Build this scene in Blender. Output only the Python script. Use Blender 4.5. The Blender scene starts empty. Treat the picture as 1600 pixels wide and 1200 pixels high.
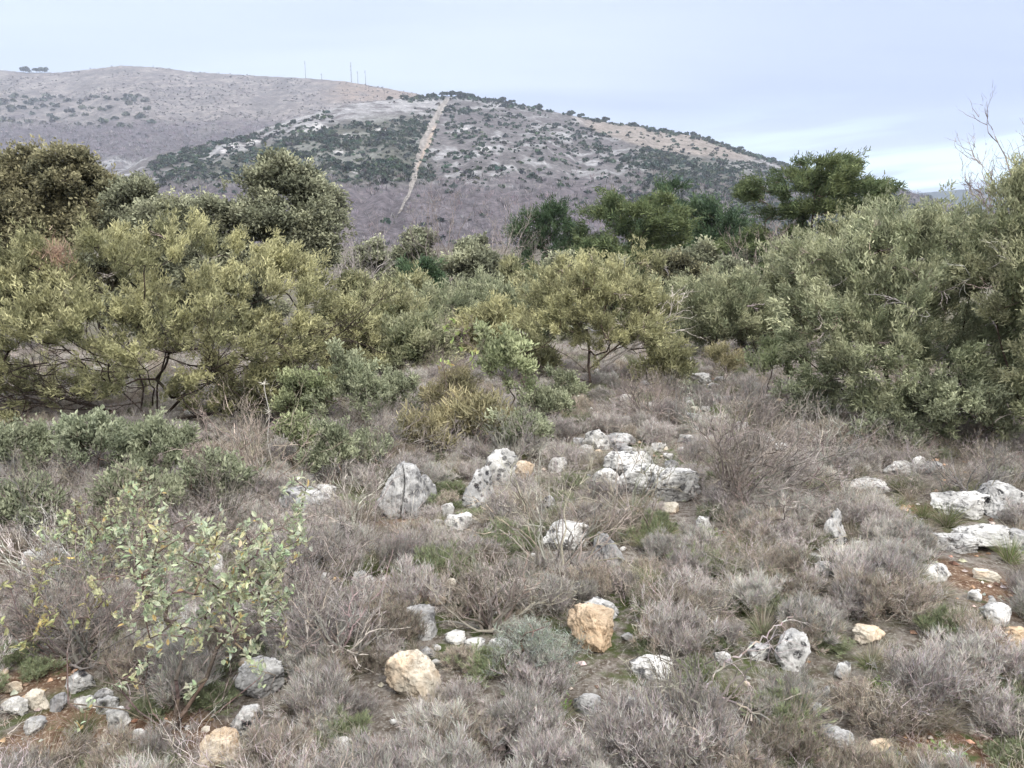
import bpy, bmesh, math, random
import numpy as np
from mathutils import Vector, Matrix
R = math.radians
random.seed(7); rng = np.random.default_rng(7)
sc = bpy.context.scene
C = sc.collection

# ------------------------------------------------------------------ camera
F = 1232.0                      # focal length in pixels of the 1600 px wide photograph
HZ = 340.0                      # horizon row
EYE = 1.6
PITCH = math.atan((600 - HZ) / F)
cp, sp = math.cos(PITCH), math.sin(PITCH)
cd = bpy.data.cameras.new('camera'); cam = bpy.data.objects.new('camera', cd); C.objects.link(cam)
cd.sensor_width = 36; cd.lens = 36 * F / 1600; cd.clip_start = 0.05; cd.clip_end = 20000
cam.location = (0, 0, EYE); cam.rotation_euler = (math.pi / 2 - PITCH, 0, 0)
sc.camera = cam

# ------------------------------------------------------------------ light
sc.view_settings.view_transform = 'Standard'; sc.view_settings.look = 'None'
sc.view_settings.exposure = 0.72; sc.view_settings.gamma = 1
sc.cycles.max_bounces = 4; sc.cycles.diffuse_bounces = 3; sc.cycles.glossy_bounces = 1
sc.cycles.transparent_max_bounces = 4; sc.cycles.volume_bounces = 0
sc.cycles.use_denoising = True
SUN_EL, SUN_AZ = R(48), R(150)      # azimuth measured from +Y clockwise: behind and to the right
w = bpy.data.worlds.new('World'); sc.world = w; w.use_nodes = True
nt = w.node_tree; nt.nodes.clear()
def N(nt, t, **k):
    n = nt.nodes.new(t)
    for a, b in k.items():
        if a.startswith('i_'): n.inputs[a[2:].replace('_', ' ')].default_value = b
        else: setattr(n, a, b)
    return n
out = N(nt, 'ShaderNodeOutputWorld'); bg = N(nt, 'ShaderNodeBackground')
sky = N(nt, 'ShaderNodeTexSky', sky_type='NISHITA'); sky.sun_disc = False
sky.sun_elevation = SUN_EL; sky.sun_rotation = SUN_AZ; sky.air_density = 1.0; sky.dust_density = 1.5
bg.inputs['Strength'].default_value = 0.1
tc = N(nt, 'ShaderNodeTexCoord'); sx = N(nt, 'ShaderNodeSeparateXYZ')
nt.links.new(tc.outputs['Generated'], sx.inputs[0])
def M(nt, op, a, b=None, c=None, clamp=False):
    n = nt.nodes.new('ShaderNodeMath'); n.operation = op; n.use_clamp = clamp
    for i, v in enumerate((a, b, c)):
        if v is None: continue
        if isinstance(v, (int, float)): n.inputs[i].default_value = v
        else: nt.links.new(v, n.inputs[i])
    return n.outputs[0]
def MIX(nt, f, a, b, mode='MIX'):
    n = nt.nodes.new('ShaderNodeMix'); n.data_type = 'RGBA'; n.blend_type = mode
    for s, v in ((n.inputs[0], f), (n.inputs[6], a), (n.inputs[7], b)):
        if isinstance(v, (int, float)): s.default_value = v
        elif isinstance(v, tuple): s.default_value = v if len(v) == 4 else (*v, 1)
        else: nt.links.new(v, s)
    return n.outputs[2]
def SM(nt, v, lo, hi, o0=0.0, o1=1.0):
    n = nt.nodes.new('ShaderNodeMapRange'); n.interpolation_type = 'SMOOTHSTEP'
    nt.links.new(v, n.inputs[0])
    for i, q in enumerate((lo, hi, o0, o1)): n.inputs[i + 1].default_value = q
    return n.outputs[0]
# thin high overcast: a cloud layer spread on the plane z = 1 above the eye, drawn out in bands
zc = M(nt, 'ADD', M(nt, 'MAXIMUM', sx.outputs[2], 0.0), 0.06)
ux = M(nt, 'DIVIDE', sx.outputs[0], zc); uy = M(nt, 'DIVIDE', sx.outputs[1], zc)
cx = N(nt, 'ShaderNodeCombineXYZ'); nt.links.new(M(nt, 'MULTIPLY', ux, 0.35), cx.inputs[0]); nt.links.new(uy, cx.inputs[1])
n1 = N(nt, 'ShaderNodeTexNoise'); n1.inputs['Scale'].default_value = 0.42; n1.inputs['Detail'].default_value = 5; n1.inputs['Roughness'].default_value = 0.5
nt.links.new(cx.outputs[0], n1.inputs['Vector'])
cl = SM(nt, n1.outputs[0], 0.36, 0.62)
cx2 = N(nt, 'ShaderNodeCombineXYZ'); nt.links.new(M(nt, 'MULTIPLY', sx.outputs[0], 3.0), cx2.inputs[0]); nt.links.new(M(nt, 'MULTIPLY', M(nt, 'ADD', sx.outputs[2], M(nt, 'MULTIPLY', sx.outputs[0], -0.12)), 26.0), cx2.inputs[2])
n2 = N(nt, 'ShaderNodeTexNoise'); n2.inputs['Scale'].default_value = 0.9; n2.inputs['Detail'].default_value = 4
nt.links.new(cx2.outputs[0], n2.inputs['Vector'])
st = SM(nt, n2.outputs[0], 0.40, 0.62)
cloud = MIX(nt, cl, (3.4, 4.0, 6.1), (5.15, 5.75, 6.95))          # pale lavender blue to near white
low = SM(nt, sx.outputs[2], 0.02, 0.15, 1.0, 0.0)               # gaps of clear bright sky low on the right
side = SM(nt, sx.outputs[0], 0.12, 0.36)
gap = M(nt, 'MULTIPLY', M(nt, 'MULTIPLY', low, side), SM(nt, st, 0.0, 1.0, 0.1, 1.0))
right = SM(nt, sx.outputs[0], -0.05, 0.45)
cloud = MIX(nt, M(nt, 'MULTIPLY', right, 0.6), cloud, (3.1, 3.75, 6.3))
cloud = MIX(nt, gap, cloud, (8.2, 10.4, 10.9))
left = SM(nt, sx.outputs[0], -0.6, 0.3, 1.0, 0.0)
cloud = MIX(nt, M(nt, 'MULTIPLY', left, 0.45), cloud, (5.7, 6.4, 7.5))
zen = SM(nt, sx.outputs[2], 0.32, 0.85)
cloud = MIX(nt, zen, cloud, (20.0, 20.0, 20.6))                # an overcast sky is brightest overhead
back = SM(nt, sx.outputs[1], 0.25, -0.6)
cloud = MIX(nt, back, cloud, (15.5, 15.2, 14.8))               # the bright side of the cloud is behind the camera
mixed = MIX(nt, 0.9, sky.outputs[0], cloud)
nt.links.new(mixed, bg.inputs['Color']); nt.links.new(bg.outputs[0], out.inputs[0])

sd = bpy.data.lights.new('sun', 'SUN'); sd.energy = 2.3; sd.angle = R(12); sd.color = (1.0, 0.95, 0.87)
sun = bpy.data.objects.new('sun', sd); C.objects.link(sun)
sv = Vector((math.sin(SUN_AZ) * math.cos(SUN_EL), math.cos(SUN_AZ) * math.cos(SUN_EL), math.sin(SUN_EL)))
sun.rotation_euler = sv.to_track_quat('Z', 'Y').to_euler(); sun.location = (30, -40, 60)

# ------------------------------------------------------------------ noise in numpy
def _h(ix, iy, iz, s):
    n = (ix * 374761393 + iy * 668265263 + iz * 2147483647 + s * 974634777) & 0xffffffff
    n = ((n ^ (n >> 13)) * 1274126177) & 0xffffffff
    n = ((n ^ (n >> 15)) * 2246822519) & 0xffffffff
    return ((n ^ (n >> 16)) & 0xffffff) / float(0xffffff)
def vn3(p, s=0):
    p = np.asarray(p, float); i = np.floor(p).astype(np.int64); f = p - i; f = f * f * (3 - 2 * f)
    r = 0
    for a in (0, 1):
        for b in (0, 1):
            for c in (0, 1):
                wt = (f[..., 0] if a else 1 - f[..., 0]) * (f[..., 1] if b else 1 - f[..., 1]) * (f[..., 2] if c else 1 - f[..., 2])
                r = r + wt * _h(i[..., 0] + a, i[..., 1] + b, i[..., 2] + c, s)
    return r
def fb3(p, o=4, s=0):
    a, t, r = 1.0, 0.0, 0
    for k in range(o): r = r + a * vn3(p * (2.03 ** k) + k * 17.3, s + k); t += a; a *= 0.5
    return r / t
def vn2(x, y, s=0):
    x = np.asarray(x, float); y = np.asarray(y, float)
    ix = np.floor(x).astype(np.int64); iy = np.floor(y).astype(np.int64); fx = x - ix; fy = y - iy
    fx = fx * fx * (3 - 2 * fx); fy = fy * fy * (3 - 2 * fy)
    return ((_h(ix, iy, 0, s) * (1 - fx) + _h(ix + 1, iy, 0, s) * fx) * (1 - fy) + (_h(ix, iy + 1, 0, s) * (1 - fx) + _h(ix + 1, iy + 1, 0, s) * fx) * fy)
def fb2(x, y, o=4, s=0):
    a, t, r = 1.0, 0.0, 0
    for k in range(o): r = r + a * vn2(np.asarray(x) * 2.03 ** k + k * 7.7, np.asarray(y) * 2.03 ** k + k * 3.1, s + k); t += a; a *= 0.5
    return r / t
def sstep(x, a, b):
    t = np.clip((x - a) / (b - a), 0, 1); return t * t * (3 - 2 * t)

# ------------------------------------------------------------------ terrain
def tabl(pts):
    u = []; e = []
    for px, py in pts:
        yy = F * cp + (600 - py) * sp; u.append((px - 800) / yy); e.append((-F * sp + (600 - py) * cp) / yy)
    return np.array(u), np.array(e)
TA = tabl([(-900, 330), (-400, 190), (-150, 140), (0, 109), (40, 113), (90, 113), (130, 109), (190, 102), (250, 105), (300, 112), (400, 118), (480, 122), (540, 127), (600, 137), (650, 146), (690, 156), (800, 230), (950, 330)])
TB = tabl([(-600, 345), (0, 315), (200, 264), (219, 250), (256, 237), (337, 221), (388, 209), (432, 193), (486, 177), (540, 164), (581, 158), (620, 154), (660, 153), (700, 150), (740, 152), (790, 160), (870, 175), (930, 188), (1000, 198), (1090, 213), (1130, 225), (1180, 243), (1220, 255), (1270, 269), (1330, 280), (1420, 299), (1500, 325), (1700, 350), (2200, 370)])
TC = tabl([(1200, 345), (1380, 312), (1440, 301), (1500, 296), (1560, 293), (1650, 290), (1900, 300), (2600, 330)])
UB = tabl([(-600, 300), (200, 300), (540, 200), (700, 150), (1100, 220), (1420, 300), (2200, 300)])[0]
YBV = np.array([620, 760, 960, 1100, 1050, 980, 900.])
ZF = -26.0
def terrain(x, y):
    x = np.asarray(x, float); y = np.asarray(y, float)
    r = np.hypot(x, y); az = np.arctan2(x, y); ac = np.clip(az, -R(58), R(58))
    D = r * np.cos(ac); u = np.tan(ac)
    k = 1.5
    g = -0.012 * D - 0.115 * k * np.log1p(np.exp(np.clip((D - 9) / k, -30, 30)))
    z = np.maximum(g, ZF + 4 * (fb2(x / 60, y / 60, 3, 5) - .5) * sstep(D, 120, 260))
    near = sstep(r, 60, 15)
    z = z + near * (0.16 * (fb2(x / 1.7 + 9, y / 1.7, 3, 11) - .5) + 0.05 * (fb2(x / .35, y / .35, 3, 12) - .5)) * sstep(r, 0.5, 2) + 0.8 * (fb2(x / 9, y / 9, 3, 14) - .5) * sstep(D, 14, 30)
    # spur hill
    YB = np.interp(u, UB, YBV); eb = np.interp(u, *TB); Zr = EYE + eb * YB
    Y0 = 300.0; t = (D - Y0) / (YB - Y0)
    nb = (fb2(u * 26 + 3, t * 2.2, 4, 21) - .5) * 16 + (fb2(u * 70, t * 7, 4, 22) - .5) * 6
    zb = ZF + (Zr - ZF) * np.clip(t, 0, 1) ** 1.12 + nb * np.clip(np.sin(np.clip(t, 0, 1) * np.pi), 0, 1)
    zb = np.where(t > 1, Zr - (t - 1) * 160, zb)
    zb = np.where(t <= 0, -999, zb)
    # hill behind on the left
    YA = 1900.0; Y1 = 760.0; ea = np.interp(u, *TA); Za = EYE + ea * YA; ta = (D - Y1) / (YA - Y1)
    na = (fb2(u * 20, ta * 3, 4, 31) - .5) * 22 + (fb2(u * 60, ta * 9, 4, 32) - .5) * 9
    za = ZF + (Za - ZF) * np.clip(ta, 0, 1) ** 1.1 + na * np.clip(np.sin(np.clip(ta, 0, 1) * np.pi), 0, 1)
    za = np.where(ta > 1, Za - (ta - 1) * 400, za); za = np.where(ta <= 0, -999, za)
    YC = 3000.0; tcv = (D - 2100) / (YC - 2100); Zc = EYE + np.interp(u, *TC) * YC
    zc = ZF + (Zc - ZF) * np.clip(tcv, 0, 1); zc = np.where(tcv > 1, Zc - (tcv - 1) * 300, zc); zc = np.where(tcv <= 0, -999, zc)
    return np.maximum(np.maximum(z, zb), np.maximum(za, zc))
def ray(px, py):
    return np.array([(px - 800), F * cp + (600 - py) * sp, -F * sp + (600 - py) * cp]) / F
_ys = np.concatenate([np.geomspace(1.0, 80, 3000), np.geomspace(81, 6000, 2500)])
def G(px, py, ymin=1.0):
    """ground point seen through a pixel of the photograph"""
    d = ray(px, py); ts = _ys[_ys >= ymin] / d[1]
    P = d[None] * ts[:, None]; zz = P[:, 2] + EYE - terrain(P[:, 0], P[:, 1])
    k = np.argmax(zz <= 0)
    if zz[k] > 0: k = len(ts) - 1
    p = P[k]; return Vector((p[0], p[1], float(terrain(p[0], p[1]))))
def at(px, D):
    """ground point at forward distance D in the column px"""
    yy = F * cp
    x = (px - 800) / yy * D * (1 + .0); return Vector((x, D, float(terrain(x, D))))
def depth(p): return p[1] * cp - (p[2] - EYE) * sp
def project(P):
    P = np.asarray(P, float); dz = P[..., 2] - EYE
    dep = P[..., 1] * cp - dz * sp; up = P[..., 1] * sp + dz * cp
    dep = np.where(np.abs(dep) < 1e-6, 1e-6, dep)
    return 800 + F * P[..., 0] / dep, 600 - F * up / dep
def height_for(p, py):
    """height above ground a thing at p needs for its top to reach row py"""
    d = ray(800, py); return EYE + d[2] / d[1] * p[1] - p[2]

# ------------------------------------------------------------------ object helpers
def tag(o, label=None, cat=None, group=None, kind=None):
    if label: o['label'] = label
    if cat: o['category'] = cat
    if group: o['group'] = group
    if kind: o['kind'] = kind
    return o
def empty(name, loc, label, cat, group=None, rz=0):
    o = bpy.data.objects.new(name, None); C.objects.link(o); o.location = loc; o.rotation_euler.z = rz; o.empty_display_size = .1
    return tag(o, label, cat, group)
class Geo:
    def __init__(s): s.v = []; s.f = []; s.c = []; s.n = 0
    def add(s, v, f, c):
        v = np.asarray(v, np.float32).reshape(-1, 3); f = np.asarray(f, np.int64)
        c = np.broadcast_to(np.asarray(c, np.float32), v.shape) if np.asarray(c).ndim == 1 else np.asarray(c, np.float32)
        s.v.append(v); s.f.append(f + s.n); s.c.append(c); s.n += len(v)
    def mesh(s, name, mat, smooth=False):
        me = bpy.data.meshes.new(name)
        if s.n == 0: return me
        v = np.concatenate(s.v); c = np.concatenate(s.c)
        quads = [f for f in s.f if f.shape[1] == 4]; tris = [f for f in s.f if f.shape[1] == 3]
        L = []; tot = []
        for grp, k in ((quads, 4), (tris, 3)):
            if grp:
                q = np.concatenate(grp); L.append(q.reshape(-1)); tot.append(np.full(len(q), k))
        L = np.concatenate(L).astype(np.int32); tot = np.concatenate(tot).astype(np.int32)
        me.vertices.add(len(v)); me.vertices.foreach_set('co', v.reshape(-1))
        me.loops.add(len(L)); me.loops.foreach_set('vertex_index', L)
        me.polygons.add(len(tot)); st = np.concatenate([[0], np.cumsum(tot)[:-1]]).astype(np.int32)
        me.polygons.foreach_set('loop_start', st); me.polygons.foreach_set('loop_total', tot)
        me.polygons.foreach_set('use_smooth', np.full(len(tot), smooth))
        a = me.attributes.new('tint', 'FLOAT_COLOR', 'POINT')
        a.data.foreach_set('color', np.concatenate([c, np.ones((len(c), 1), np.float32)], 1).reshape(-1).astype(np.float32))
        me.materials.append(mat); me.update(calc_edges=True)
        return me
    def obj(s, name, mat, parent=None, smooth=False, loc=None):
        o = bpy.data.objects.new(name, s.mesh(name, mat, smooth)); C.objects.link(o)
        if parent: o.parent = parent
        if loc is not None: o.location = loc
        return o
def unit(v): return v / np.maximum(np.linalg.norm(v, axis=-1, keepdims=True), 1e-9)
def rdir(n): return unit(rng.normal(size=(n, 3)))
def ribbons(g, P, D, L, W, tint, nseg=2, bend=None, taper=.8, shape='blade'):
    P = np.asarray(P, float); D = unit(np.asarray(D, float)); n = len(P); L = np.broadcast_to(L, n).astype(float); W = np.broadcast_to(W, n).astype(float)
    S = unit(np.cross(D, rdir(n)))
    if bend is None: bend = np.zeros((n, 3))
    V = []
    for k in range(nseg + 1):
        t = k / nseg
        wd = W * (1 - taper * t) if shape == 'blade' else W * max(0.12, math.sin(math.pi * (t * .93 + .04)) ** .8)
        c = P + D * (L * t)[:, None] + bend * t * t
        V.append(c - S * wd[:, None] / 2); V.append(c + S * wd[:, None] / 2)
    V = np.stack(V, 1)
    b = np.arange(n)[:, None] * (2 * (nseg + 1)); fs = []
    for k in range(nseg): fs.append(np.concatenate([b + 2 * k, b + 2 * k + 1, b + 2 * k + 3, b + 2 * k + 2], 1))
    tint = np.asarray(tint, float)
    if tint.ndim == 1: tint = np.broadcast_to(tint, (n, 3))
    g.add(V.reshape(-1, 3), np.concatenate(fs), np.repeat(tint, 2 * (nseg + 1), 0))
def kites(g, P, D, L, W, tint, fold=.25, up=None):
    """leaves: two-sided folded ovals of 6 points"""
    P = np.asarray(P, float); D = unit(np.asarray(D, float)); n = len(P); L = np.broadcast_to(L, n).astype(float)[:, None]; W = np.broadcast_to(W, n).astype(float)[:, None]
    S = unit(np.cross(D, rdir(n) if up is None else up)); Nn = np.cross(S, D)
    V = np.stack([P, P + D * L * .33 - S * W * .5 + Nn * W * fold, P + D * L * .7 - S * W * .42 + Nn * W * fold, P + D * L - Nn * L * .08, P + D * L * .7 + S * W * .42 + Nn * W * fold, P + D * L * .33 + S * W * .5 + Nn * W * fold], 1)
    b = np.arange(n)[:, None] * 6
    f = np.concatenate([np.concatenate([b, b + 1, b + 2, b + 3], 1), np.concatenate([b, b + 3, b + 4, b + 5], 1)])
    tint = np.asarray(tint, float)
    if tint.ndim == 1: tint = np.broadcast_to(tint, (n, 3))
    g.add(V.reshape(-1, 3), f, np.repeat(tint, 6, 0))
def tubes(g, P0, P1, R0, R1, tint, ns=4):
    P0 = np.asarray(P0, float); P1 = np.asarray(P1, float); n = len(P0)
    if n == 0: return
    D = unit(P1 - P0); ref = np.where(np.abs(D[:, 2:3]) > .9, np.array([[1., 0, 0]]), np.array([[0, 0, 1.]]))
    A = unit(np.cross(D, ref)); B = np.cross(D, A); R0 = np.broadcast_to(R0, n)[:, None]; R1 = np.broadcast_to(R1, n)[:, None]
    V = []
    for P, Rr in ((P0, R0), (P1 + D * R1 * .3, R1)):
        for k in range(ns):
            a = 2 * math.pi * k / ns; V.append(P + (A * math.cos(a) + B * math.sin(a)) * Rr)
    V = np.stack(V, 1); b = np.arange(n)[:, None] * (2 * ns)
    f = np.concatenate([np.concatenate([b + k, b + (k + 1) % ns, b + ns + (k + 1) % ns, b + ns + k], 1) for k in range(ns)])
    tint = np.asarray(tint, float)
    if tint.ndim == 1: tint = np.broadcast_to(tint, (n, 3))
    g.add(V.reshape(-1, 3), f, np.repeat(tint, 2 * ns, 0))
def vary(base, n, a=.15, hue=.06):
    base = np.asarray(base, float); k = 1 + rng.normal(size=(n, 1)) * a
    return np.clip(base[None] * k * (1 + rng.normal(size=(n, 3)) * hue), .004, .9)

# ------------------------------------------------------------------ materials
def mat(name, rough=.85, spec=.2):
    m = bpy.data.materials.new(name); m.use_nodes = True; nt = m.node_tree
    b = nt.nodes['Principled BSDF']; b.inputs['Roughness'].default_value = rough
    b.inputs['Specular IOR Level'].default_value = spec
    return m, nt, b
def tintmat(name, rough=.85, spec=.2, scale=30, amt=.35, bump=0, transl=0, each=0):
    m, nt, b = mat(name, rough, spec)
    a = N(nt, 'ShaderNodeAttribute', attribute_name='tint'); t = N(nt, 'ShaderNodeTexCoord')
    nz = N(nt, 'ShaderNodeTexNoise'); nz.inputs['Scale'].default_value = scale; nz.inputs['Detail'].default_value = 3
    nt.links.new(t.outputs['Object'], nz.inputs['Vector'])
    v = SM(nt, nz.outputs[0], .3, .7, 1 - amt, 1 + amt)
    if each:
        oi = N(nt, 'ShaderNodeObjectInfo'); mr = N(nt, 'ShaderNodeMapRange'); nt.links.new(oi.outputs['Random'], mr.inputs[0]); mr.inputs[3].default_value = 1 - each; mr.inputs[4].default_value = 1 + each
        v = M(nt, 'MULTIPLY', v, mr.outputs[0])
    cc = N(nt, 'ShaderNodeVectorMath', operation='SCALE'); nt.links.new(a.outputs['Color'], cc.inputs[0]); nt.links.new(v, cc.inputs['Scale'])
    nt.links.new(cc.outputs[0], b.inputs['Base Color'])
    if bump:
        bp = N(nt, 'ShaderNodeBump'); bp.inputs['Strength'].default_value = bump; bp.inputs['Distance'].default_value = .02
        nt.links.new(nz.outputs[0], bp.inputs['Height']); nt.links.new(bp.outputs[0], b.inputs['Normal'])
    if transl:
        tr = N(nt, 'ShaderNodeBsdfTranslucent'); mx = N(nt, 'ShaderNodeMixShader'); mx.inputs[0].default_value = transl
        nt.links.new(cc.outputs[0], tr.inputs[0]); nt.links.new(b.outputs[0], mx.inputs[1]); nt.links.new(tr.outputs[0], mx.inputs[2])
        nt.links.new(mx.outputs[0], nt.nodes['Material Output'].inputs[0])
    return m
M_FOL = tintmat('foliage', .7, .25, 4, .25, transl=.3)
M_LEAF = tintmat('soft_leaf', .65, .3, 40, .12, transl=.25)
M_BARK = tintmat('bark', .95, .1, 35, .4, bump=.6)
M_TWIG = tintmat('dry_twig', .9, .15, 12, .25, transl=.12, each=.3)
M_FAR = tintmat('far_foliage', 1, 0, .2, .25)
M_GRASS = tintmat('grass_blade', .7, .25, 10, .2, transl=.3, each=.25)
def limestone(name, c0, c1, dark, darkamt, orange=None):
    m, nt, b = mat(name, .92, .15)
    t = N(nt, 'ShaderNodeTexCoord'); oi = N(nt, 'ShaderNodeObjectInfo')
    off = N(nt, 'ShaderNodeVectorMath', operation='SCALE'); off.inputs[0].default_value = (7, 11, 5); nt.links.new(oi.outputs['Random'], off.inputs['Scale'])
    ad = N(nt, 'ShaderNodeVectorMath', operation='ADD'); nt.links.new(t.outputs['Object'], ad.inputs[0]); nt.links.new(off.outputs[0], ad.inputs[1])
    V = ad.outputs[0]
    def nz(s, d=5, r=.6):
        n = N(nt, 'ShaderNodeTexNoise'); n.inputs['Scale'].default_value = s; n.inputs['Detail'].default_value = d; n.inputs['Roughness'].default_value = r
        nt.links.new(V, n.inputs['Vector']); return n.outputs[0]
    a = nz(9); bb = nz(38, 6, .7); cth = nz(4.5, 3)
    col = MIX(nt, SM(nt, a, .35, .65), c0, c1)
    if orange:
        col = MIX(nt, SM(nt, cth, .46, .58, 0, .9), col, orange)
    col = MIX(nt, SM(nt, nz(6, 4, .6), .5, .62, 0, .6), col, tuple(x * .62 for x in c0))
    col = MIX(nt, SM(nt, bb, .42, .66, 0, .5), col, tuple(x * .5 for x in c0))
    vo = N(nt, 'ShaderNodeTexVoronoi'); vo.inputs['Scale'].default_value = 26; nt.links.new(V, vo.inputs['Vector'])
    dk = M(nt, 'MULTIPLY', SM(nt, nz(16, 5, .7), .48, .58), SM(nt, vo.outputs[0], .3, .6, 1, 0))
    col = MIX(nt, M(nt, 'MULTIPLY', dk, darkamt), col, dark)
    nt.links.new(col, b.inputs['Base Color'])
    bp = N(nt, 'ShaderNodeBump'); bp.inputs['Strength'].default_value = .6; bp.inputs['Distance'].default_value = .015
    hh = M(nt, 'ADD', M(nt, 'MULTIPLY', bb, .8), M(nt, 'MULTIPLY', nz(90, 3), .4)); hh = M(nt, 'SUBTRACT', hh, M(nt, 'MULTIPLY', dk, .5))
    nt.links.new(hh, bp.inputs['Height']); nt.links.new(bp.outputs[0], b.inputs['Normal'])
    return m
M_ROCK = {
 'grey': limestone('grey_limestone', (.24, .24, .245), (.46, .46, .455), (.07, .07, .075), .8),
 'white': limestone('white_limestone', (.33, .328, .32), (.66, .655, .64), (.05, .05, .055), .85),
 'speck': limestone('lichened_limestone', (.30, .30, .30), (.56, .56, .555), (.025, .025, .028), 1.0),
 'cream': limestone('cream_limestone', (.46, .42, .35), (.64, .60, .53), (.2, .15, .1), .5, (.62, .49, .36)),
 'orange': limestone('ochre_limestone', (.50, .39, .28), (.62, .56, .47), (.18, .11, .06), .6, (.54, .40, .27)),
}

# ------------------------------------------------------------------ ground and hills
SOIL = [(645, 925, 85, 28), (60, 1060, 75, 35), (110, 1150, 130, 50), (1460, 845, 60, 22), (1555, 915, 70, 30), (1335, 1085, 60, 25), (240, 1150, 110, 45), (1590, 1000, 40, 25),
        (1445, 800, 35, 12), (560, 1180, 60, 25), (830, 1110, 40, 14), (1500, 1180, 120, 30), (735, 900, 40, 12), (1050, 930, 40, 12), (620, 815, 50, 12), (1010, 800, 50, 10)]
SOILW = []
for px, py, rx, ry in SOIL:
    c = G(px, py); a = G(px + rx, py); b0 = G(px, py - ry)
    SOILW.append((c.x, c.y, abs(a.x - c.x), max(abs(b0.y - c.y), abs(a.x - c.x) * .5)))
def soilmask(x, y):
    m = np.zeros(np.shape(x)); wob = (fb2(x * 6, y * 6, 3, 77) - .5) * 1.1
    for cx_, cy_, rx, ry in SOILW:
        d = np.hypot((x - cx_) / rx, (y - cy_) / ry) + wob; m = np.maximum(m, sstep(d, 1.15, .6))
    return m
def grid(rs, azs, name):
    Rr, A = np.meshgrid(rs, azs, indexing='ij'); x = Rr * np.sin(A); y = Rr * np.cos(A); z = terrain(x, y)
    n, m = Rr.shape; idx = np.arange(n * m).reshape(n, m)
    q = np.stack([idx[:-1, :-1], idx[:-1, 1:], idx[1:, 1:], idx[1:, :-1]], -1).reshape(-1, 4)[:, ::-1]
    return x, y, z, q
azs = np.concatenate([np.linspace(-math.pi, -R(48), 60, endpoint=False), np.linspace(-R(48), R(48), 640, endpoint=False), np.linspace(R(48), math.pi, 61)])
x, y, z, q = grid(np.geomspace(.05, 150, 640), azs, 'ground')
sm = soilmask(x, y); gr = sstep(fb2(x * 1.3, y * 1.3, 4, 51), .5, .68)
cc = np.stack([sm, gr, sstep(np.hypot(x, y), 7, 14)], -1)
m, nt, b = mat('ground_soil', .95, .1)
a = N(nt, 'ShaderNodeAttribute', attribute_name='tint'); s3 = N(nt, 'ShaderNodeSeparateXYZ'); nt.links.new(a.outputs['Vector'], s3.inputs[0])
t = N(nt, 'ShaderNodeTexCoord')
def nzn(s, d=5, r=.6):
    n = N(nt, 'ShaderNodeTexNoise'); n.inputs['Scale'].default_value = s; n.inputs['Detail'].default_value = d; n.inputs['Roughness'].default_value = r
    nt.links.new(t.outputs['Object'], n.inputs['Vector']); return n.outputs[0]
lit = MIX(nt, SM(nt, nzn(22), .35, .65), (.105, .085, .068), (.25, .225, .20))
lit = MIX(nt, SM(nt, nzn(70, 3), .5, .68), lit, (.33, .31, .28))
lit = MIX(nt, M(nt, 'MULTIPLY', s3.outputs[1], SM(nt, nzn(14, 4), .4, .6)), lit, (.075, .095, .035))
soil = MIX(nt, SM(nt, nzn(18), .35, .65), (.115, .066, .042), (.22, .15, .105))
soil = MIX(nt, SM(nt, nzn(60, 4), .52, .66), soil, (.40, .32, .25))
soil = MIX(nt, SM(nt, nzn(9, 4), .56, .66), soil, (.08, .10, .04))
lit = MIX(nt, M(nt, 'MULTIPLY', s3.outputs[2], .75), lit, (.085, .08, .055))
col = MIX(nt, s3.outputs[0], lit, soil)
nt.links.new(col, b.inputs['Base Color'])
bp = N(nt, 'ShaderNodeBump'); bp.inputs['Strength'].default_value = 1; bp.inputs['Distance'].default_value = .025
nt.links.new(M(nt, 'ADD', nzn(45, 6, .7), M(nt, 'MULTIPLY', nzn(12, 3), .6)), bp.inputs['Height']); nt.links.new(bp.outputs[0], b.inputs['Normal'])
g = Geo(); g.add(np.stack([x, y, z], -1), q, cc.reshape(-1, 3)); o = g.obj('ground', m, smooth=True); tag(o, kind='structure')

x, y, z, q = grid(np.geomspace(150, 3500, 720), azs, 'hills')
P = np.stack([x, y, z], -1); PX, PY = project(P); D = y
zA = D > 1150                                       # hill behind
skyB = np.interp(PX, *zip(*[(200, 264), (219, 250), (256, 237), (337, 221), (388, 209), (432, 193), (486, 177), (540, 164), (581, 158), (700, 150), (790, 160), (870, 175), (930, 188), (1000, 198), (1090, 213), (1180, 243), (1270, 269), (1420, 299), (1500, 325)]))
nn = fb2(x / 45, y / 45, 5, 71); n2_ = fb2(x / 14, y / 22, 4, 72)
mauve = np.array([.088, .079, .087]); pale = np.array([.215, .215, .222]); tan = np.array([.2, .16, .12]); olive = np.array([.065, .072, .052]); greyb = np.array([.105, .101, .103])
def L3(a_, b_, t_): t_ = np.clip(t_, 0, 1)[..., None]; return a_ * (1 - t_) + b_ * t_
col = np.broadcast_to(mauve, P.shape).copy()
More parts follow.
